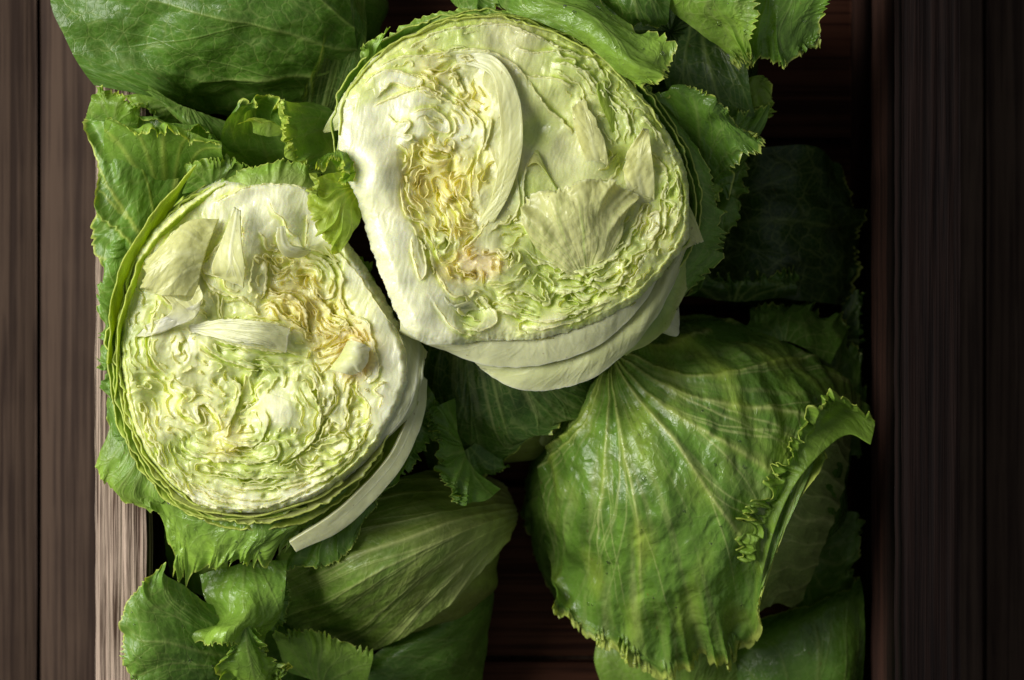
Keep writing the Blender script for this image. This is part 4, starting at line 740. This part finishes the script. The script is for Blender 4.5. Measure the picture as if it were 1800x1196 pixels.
leaf('frilled_leaf', Gh, [[(420,330,150),(480,330,148),(540,340,140)],[(400,290,166),(480,290,156),(545,300,150)],[(388,250,184),(470,262,166),(530,262,166)],[(402,210,196),(450,200,176),(505,225,184)],[(428,186,200),(468,172,194),(500,182,200)]], base='gr', tip='gr', ruf=(2.2,8,3.), teeth=(.05,34), seed=102, mat=M_leaf, nu=240, nv=150, veins=7, vs=.4, pk=.7, mw=.02)
leaf('frilled_leaf', Gh, [[(445,235,194),(470,240,192),(500,235,192)],[(440,215,198),(470,212,200),(495,222,198)],[(418,222,202),(440,212,204),(462,212,204)]], base='lt', tip='yg', ruf=(1.4,5,1.6), teeth=(.14,16), seed=103, mat=M_frill, nu=120, nv=50, veins=3, mw=.04)
leaf('frilled_leaf', Gh, [[(600,330,168),(605,260,172),(590,200,174),(550,180,176)],[(570,310,182),(565,260,184),(550,210,186),(525,182,190)],[(548,300,190),(530,265,194),(512,225,198),(506,178,202)],[(545,292,194),(508,262,200),(500,225,204),(494,176,206)]], base='gr', tip='lt', ruf=(1.8,9,2.6), teeth=(.07,34), seed=104, mat=M_leaf, nu=240, nv=110, veins=7, vs=.4, mw=.03)
leaf('frilled_leaf', Gh, [[(640,370,196),(625,330,200),(606,300,200)],[(625,400,212),(598,345,216),(580,305,212)],[(610,430,216),(574,370,220),(558,312,218)],[(592,452,212),(545,375,220),(556,300,222)]], base='lt', tip='yg', ruf=(3.,9,1.8), teeth=(.14,30), seed=105, mat=M_frill, nu=240, nv=120, veins=7, vs=.5, mw=.03, pk=.9, vein='ed')
leaf('frilled_leaf', Gh, [[(640,350,190),(630,300,194),(590,300,200)],[(650,330,200),(625,285,206),(588,290,212)],[(612,320,214),(605,268,212),(566,275,214)],[(600,330,222),(600,290,222),(556,300,222)]], base='gr', tip='lt', ruf=(1.8,8,1.6), teeth=(.14,26), seed=106, mat=M_frill, nu=180, nv=80, veins=5, mw=.03)
# ================================================================== head behind, upper right
H = thing('lettuce_head', 'leafy head with frilled overlapping green leaves behind the larger half, at the upper right', 'lettuce', world(1180., 60., .02), GR)
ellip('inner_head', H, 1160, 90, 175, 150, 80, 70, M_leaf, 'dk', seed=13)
leaf('frilled_leaf', H, [[(880,-60,190),(960,-90,190),(1040,-60,186)],[(880,10,206),(960,-10,210),(1060,-20,196)],[(950,40,212),(1030,20,218),(1090,30,202)],[(1030,80,212),(1090,75,222),(1130,65,206)],[(1090,130,210),(1125,115,222),(1165,60,214)],[(1130,158,206),(1160,140,218),(1190,80,216)]], base='gr', tip='lt', ruf=(2.4,5,2.4), teeth=(.07,24), seed=111, drops=14, mat=M_gloss, nu=200, nv=260, veins=7, vs=.5, pk=1., edges='vr', vein='vn')
leaf('frilled_leaf', H, [[(1030,-60,184),(1100,-70,188),(1190,-60,184)],[(1050,-10,190),(1110,-10,198),(1180,-10,190)],[(1080,20,186),(1120,30,196),(1175,30,188)],[(1090,40,178),(1130,50,186),(1170,40,180)]], base='md', tip='md', ruf=(2.,4,2.), teeth=(.03,20), seed=112, mat=M_leaf, nu=160, nv=110, veins=7, pk=1.2)
leaf('frilled_leaf', H, [[(1170,-80,186),(1250,-90,190),(1340,-80,186)],[(1175,-20,190),(1250,-20,200),(1335,-20,198)],[(1180,20,184),(1250,20,194),(1338,20,200)],[(1240,60,180),(1280,50,188),(1325,60,194)],[(1300,110,176),(1312,105,182),(1322,100,186)]], base='gr', tip='lt', ruf=(2.2,7,2.4), teeth=(.05,36), seed=113, drops=14, mat=M_leaf, nu=240, nv=160, veins=9, edges='vr', pk=.9)
leaf('frilled_leaf', H, [[(1320,-80,176),(1400,-80,176),(1490,-60,170)],[(1310,-10,182),(1390,-20,186),(1480,-20,180)],[(1310,60,178),(1370,50,186),(1440,30,184)],[(1310,120,166),(1370,110,176),(1440,80,176)]], base='gr', tip='gr', ruf=(2.6,6,2.4), teeth=(.09,26), seed=114, drops=12, mat=M_gloss, nu=220, nv=130, veins=7, vs=.4, edges='vr', pk=.8)
leaf('frilled_leaf', H, [[(1150,30,140),(1230,20,146),(1300,30,150)],[(1160,110,150),(1240,100,156),(1310,90,160)],[(1180,180,150),(1260,190,158),(1320,170,162)],[(1200,240,140),(1270,250,148),(1335,235,150)]], base='dk', tip='md', ruf=(1.4,5,3.), teeth=(.04,30), seed=115, mat=M_leaf, nu=200, nv=130, veins=7, pk=.8)
leaf('frilled_leaf', H, [[(1170,270,160),(1230,310,160),(1280,340,150)],[(1160,220,172),(1230,255,176),(1290,310,166)],[(1140,190,182),(1220,200,190),(1310,270,182)],[(1128,172,184),(1215,166,198),(1260,200,194),][:2]+[(1332,262,184)],[(1140,166,184),(1222,158,198),(1336,240,182)]], base='md', tip='gr', ruf=(3.4,8,3.), teeth=(.06,36), seed=116, mat=M_gloss, nu=280, nv=150, veins=9, vs=.4, edges='vr', pk=.9, mw=.02)
leaf('frilled_leaf', H, [[(1290,140,146),(1300,200,146),(1290,250,140)],[(1320,135,150),(1330,190,152),(1310,240,144)],[(1340,130,146),(1360,190,148),(1330,240,140)]], base='lt', tip='lt', ruf=(2.4,5,2.), teeth=(.12,18), seed=117, mat=M_frill, nu=140, nv=70, veins=5)
leaf('frilled_leaf', H, [[(1250,360,150),(1232,345,160),(1240,325,164)],[(1265,372,150),(1240,352,166),(1256,322,170)],[(1282,365,152),(1262,372,160),(1272,332,168)]], base='md', tip='lt', ruf=(1.6,4,2.), teeth=(.12,14), seed=118, mat=M_frill, nu=90, nv=50, veins=3, mw=.04)
leaf('frilled_leaf', H, [[(1210,120,120),(1260,260,120),(1230,400,120),(1200,480,110)],[(1260,180,130),(1300,280,130),(1262,400,130),(1235,500,120)],[(1290,220,120),(1320,290,124),(1282,420,124),(1210,525,112)]], base='md', tip='gr', ruf=(2.2,8,2.), teeth=(.07,40), seed=119, mat=M_leaf, nu=240, nv=90, veins=7)
# ================================================================== dark head in the shade at the right
J = thing('lettuce_head', 'iceberg head in deep shade against the right crate wall', 'lettuce', world(1380., 420., .02), GR)
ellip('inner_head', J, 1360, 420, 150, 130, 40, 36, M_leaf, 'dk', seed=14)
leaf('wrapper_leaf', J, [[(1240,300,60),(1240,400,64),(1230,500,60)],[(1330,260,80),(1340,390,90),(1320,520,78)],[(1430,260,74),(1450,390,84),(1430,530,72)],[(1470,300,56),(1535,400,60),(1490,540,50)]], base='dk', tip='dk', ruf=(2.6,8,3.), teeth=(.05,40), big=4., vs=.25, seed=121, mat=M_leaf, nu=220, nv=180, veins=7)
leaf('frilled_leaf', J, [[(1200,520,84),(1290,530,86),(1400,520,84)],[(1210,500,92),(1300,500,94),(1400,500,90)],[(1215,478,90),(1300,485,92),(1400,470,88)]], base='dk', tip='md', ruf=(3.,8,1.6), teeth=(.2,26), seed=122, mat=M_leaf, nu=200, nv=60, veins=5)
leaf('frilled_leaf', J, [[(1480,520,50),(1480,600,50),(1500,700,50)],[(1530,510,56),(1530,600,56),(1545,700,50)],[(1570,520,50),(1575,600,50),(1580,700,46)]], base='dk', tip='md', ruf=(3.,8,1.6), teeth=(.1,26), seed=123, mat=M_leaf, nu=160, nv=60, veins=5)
# ================================================================== bottom left leaves
L = thing('lettuce_head', 'bright frilled loose leaved head in the lower left corner against the crate rim', 'lettuce', world(350., 1130., .02), GR)
ellip('inner_head', L, 400, 1160, 150, 100, 60, 50, M_leaf, 'md', seed=15)
leaf('frilled_leaf', L, [[(460,1230,130),(470,1190,140),(460,1130,146),(430,1080,146)],[(380,1240,150),(380,1180,162),(370,1110,166),(362,1060,160)],[(300,1240,168),(300,1170,178),(300,1090,180),(325,1030,172)],[(240,1240,176),(245,1160,184),(245,1080,186),(292,1010,182)],[(205,1240,172),(212,1150,182),(222,1060,184),(288,992,184)]], base='md', tip='gr', ruf=(2.4,10,3.), teeth=(.06,44), seed=131, drops=16, mat=M_leaf, nu=300, nv=190, veins=9, vs=.6, pk=1.)
leaf('frilled_leaf', L, [[(350,1010,150),(430,990,160),(505,985,160)],[(360,1050,156),(430,1040,170),(500,1040,164)],[(380,1090,156),(430,1080,180),(490,1090,160)],[(345,1110,170),(400,1110,188),(470,1120,160)],[(342,1128,172),(395,1135,186),(470,1140,150)]], base='gr', tip='lt', ruf=(2.,5,3.), teeth=(.07,24), seed=132, mat=M_gloss, nu=200, nv=200, veins=7, vs=.3, pk=1.1)
leaf('frilled_leaf', L, [[(410,1105,180),(430,1100,180),(445,1105,176)],[(400,1145,178),(435,1140,178),(460,1140,172)],[(385,1180,172),(440,1180,172),(490,1165,166)],[(410,1205,160),(455,1215,160),(512,1170,160)]], base='gr', tip='lt', ruf=(2.8,6,2.), teeth=(.1,26), seed=133, mat=M_frill, nu=180, nv=120, veins=5, edges='vlr')
leaf('frilled_leaf', L, [[(440,1010,150),(440,1060,150),(430,1110,146)],[(480,1005,150),(480,1060,150),(470,1110,144)],[(505,1000,144),(508,1060,146),(492,1112,138)]], base='md', tip='gr', ruf=(1.8,7,1.8), teeth=(.1,30), seed=134, mat=M_leaf, nu=180, nv=70, veins=5)
# ================================================================== leaves at the bottom
Q = thing('lettuce_head', 'shaded lettuce with one broad smooth leaf under the olive green head', 'lettuce', world(720., 1200., .02), GR)
ellip('inner_head', Q, 690, 1260, 170, 110, 40, 50, M_leaf, 'dk', seed=16)
leaf('wrapper_leaf', Q, [[(560,1260,70),(600,1200,84),(660,1150,94),(730,1100,94),(800,1060,84)],[(600,1290,80),(650,1210,94),(700,1160,102),(770,1110,100),(840,1050,80)],[(700,1300,70),(740,1230,80),(790,1170,84),(830,1110,78),(866,1040,64)],[(800,1320,40),(830,1260,44),(848,1190,44),(858,1120,44),(866,1060,44)]], base='md', tip='gr', ruf=(.4,4,3.), teeth=(.01,20), seed=141, mat=M_leaf, nu=220, nv=160, veins=9, edges='', vs=.3)
Rr = thing('lettuce_head', 'shaded green head in the lower right corner below the large glossy head', 'lettuce', world(1400., 1180., .02), GR)
ellip('inner_head', Rr, 1400, 1280, 190, 130, 30, 50, M_leaf, 'dk', seed=17)
leaf('wrapper_leaf', Rr, [[(1300,1300,60),(1380,1290,66),(1480,1280,66),(1600,1260,60)],[(1300,1220,72),(1390,1190,80),(1480,1170,84),(1600,1150,74)],[(1290,1150,70),(1380,1110,78),(1470,1070,80),(1590,1050,70)],[(1300,1100,56),(1390,1070,62),(1480,1040,64),(1590,1010,56)]], base='md', tip='gr', ruf=(1.6,6,3.), teeth=(.03,30), seed=151, mat=M_gloss, nu=220, nv=140, veins=9, vs=.4)
leaf('frilled_leaf', Rr, [[(1080,1270,60),(1180,1280,66),(1300,1270,60)],[(1060,1210,70),(1180,1210,80),(1300,1200,70)],[(1045,1160,74),(1180,1150,84),(1290,1150,76)],[(1050,1120,70),(1180,1120,80),(1280,1120,72)]], base='gr', tip='lt', ruf=(2.,6,2.6), teeth=(.05,30), seed=152, mat=M_leaf, nu=220, nv=130, veins=9, vs=.4)

# more frills between the heads
leaf('frilled_leaf', Gh, [[(185,330,178),(250,330,176),(330,320,166),(400,310,160)],[(182,245,196),(250,245,198),(325,250,196),(392,275,192)],[(186,208,202),(240,222,204),(318,222,204),(388,252,200)],[(200,205,206),(248,240,208),(318,238,208),(384,262,204)]], base='gr', tip='lt', ruf=(2.6,9,2.2), teeth=(.10,34), seed=301, mat=M_frill, nu=280, nv=100, veins=7, vs=.5, mw=.035, vein='ed')
leaf('frilled_leaf', Gh, [[(150,210,186),(200,215,188),(240,225,186)],[(160,175,192),(205,185,196),(245,205,190)],[(175,150,190),(215,168,196),(252,192,190)]], base='gr', tip='lt', ruf=(2.,5,2.2), teeth=(.08,20), seed=302, mat=M_frill, nu=160, nv=80, veins=5, mw=.03)
leaf('frilled_leaf', Gh, [[(540,290,186),(535,240,190),(520,200,192)],[(520,285,196),(510,240,200),(500,195,200)],[(500,275,198),(496,235,206),(488,182,204)],[(512,262,204),(508,235,210),(500,188,208)]], base='lt', tip='yg', ruf=(2.,6,1.8), teeth=(.12,24), seed=303, mat=M_frill, nu=180, nv=80, veins=5, mw=.04)
leaf('frilled_leaf', H, [[(1180,330,130),(1240,340,130),(1300,300,130)],[(1200,280,150),(1260,290,152),(1320,260,150)],[(1230,215,158),(1290,240,162),(1345,215,156)],[(1260,150,156),(1310,200,160),(1356,180,154)]], base='md', tip='gr', ruf=(2.6,6,2.2), teeth=(.08,26), seed=304, mat=M_leaf, nu=200, nv=110, veins=7)
leaf('frilled_leaf', H, [[(860,-60,150),(820,-40,150),(780,-20,150)],[(900,-30,170),(850,-10,172),(800,10,170)],[(930,10,176),(880,16,180),(830,26,176)]], base='md', tip='gr', ruf=(2.4,5,2.2), teeth=(.08,20), seed=305, mat=M_leaf, nu=160, nv=80, veins=7)
leaf('frilled_leaf', A, [[(590,470,150),(620,520,150),(650,590,146)],[(630,450,164),(655,510,162),(680,570,156)],[(650,470,160),(672,515,160),(700,575,154)]], base='gr', tip='lt', ruf=(2.4,6,2.), teeth=(.10,22), seed=306, mat=M_frill, nu=160, nv=80, veins=5)
leaf('frilled_leaf', A, [[(650,800,150),(700,740,152),(740,660,150)],[(680,820,158),(725,760,160),(760,690,156)],[(700,850,150),(750,790,152),(780,730,146)]], base='md', tip='gr', ruf=(2.6,6,2.), teeth=(.10,26), seed=307, mat=M_leaf, nu=180, nv=80, veins=7)
leaf('frilled_leaf', L, [[(500,1180,128),(560,1200,126),(640,1230,120)],[(490,1140,138),(560,1150,136),(650,1180,128)],[(480,1108,140),(560,1112,140),(660,1140,130)]], base='gr', tip='lt', ruf=(1.9,5,2.), teeth=(.10,22), seed=308, mat=M_frill, nu=200, nv=80, veins=7)
leaf('frilled_leaf', L, [[(300,1010,120),(340,1040,120),(400,1060,118)],[(270,960,138),(330,980,140),(400,1000,136)],[(262,925,140),(330,935,144),(400,960,140)]], base='gr', tip='lt', ruf=(2.6,6,2.), teeth=(.12,22), seed=309, mat=M_frill, nu=180, nv=80, veins=7)
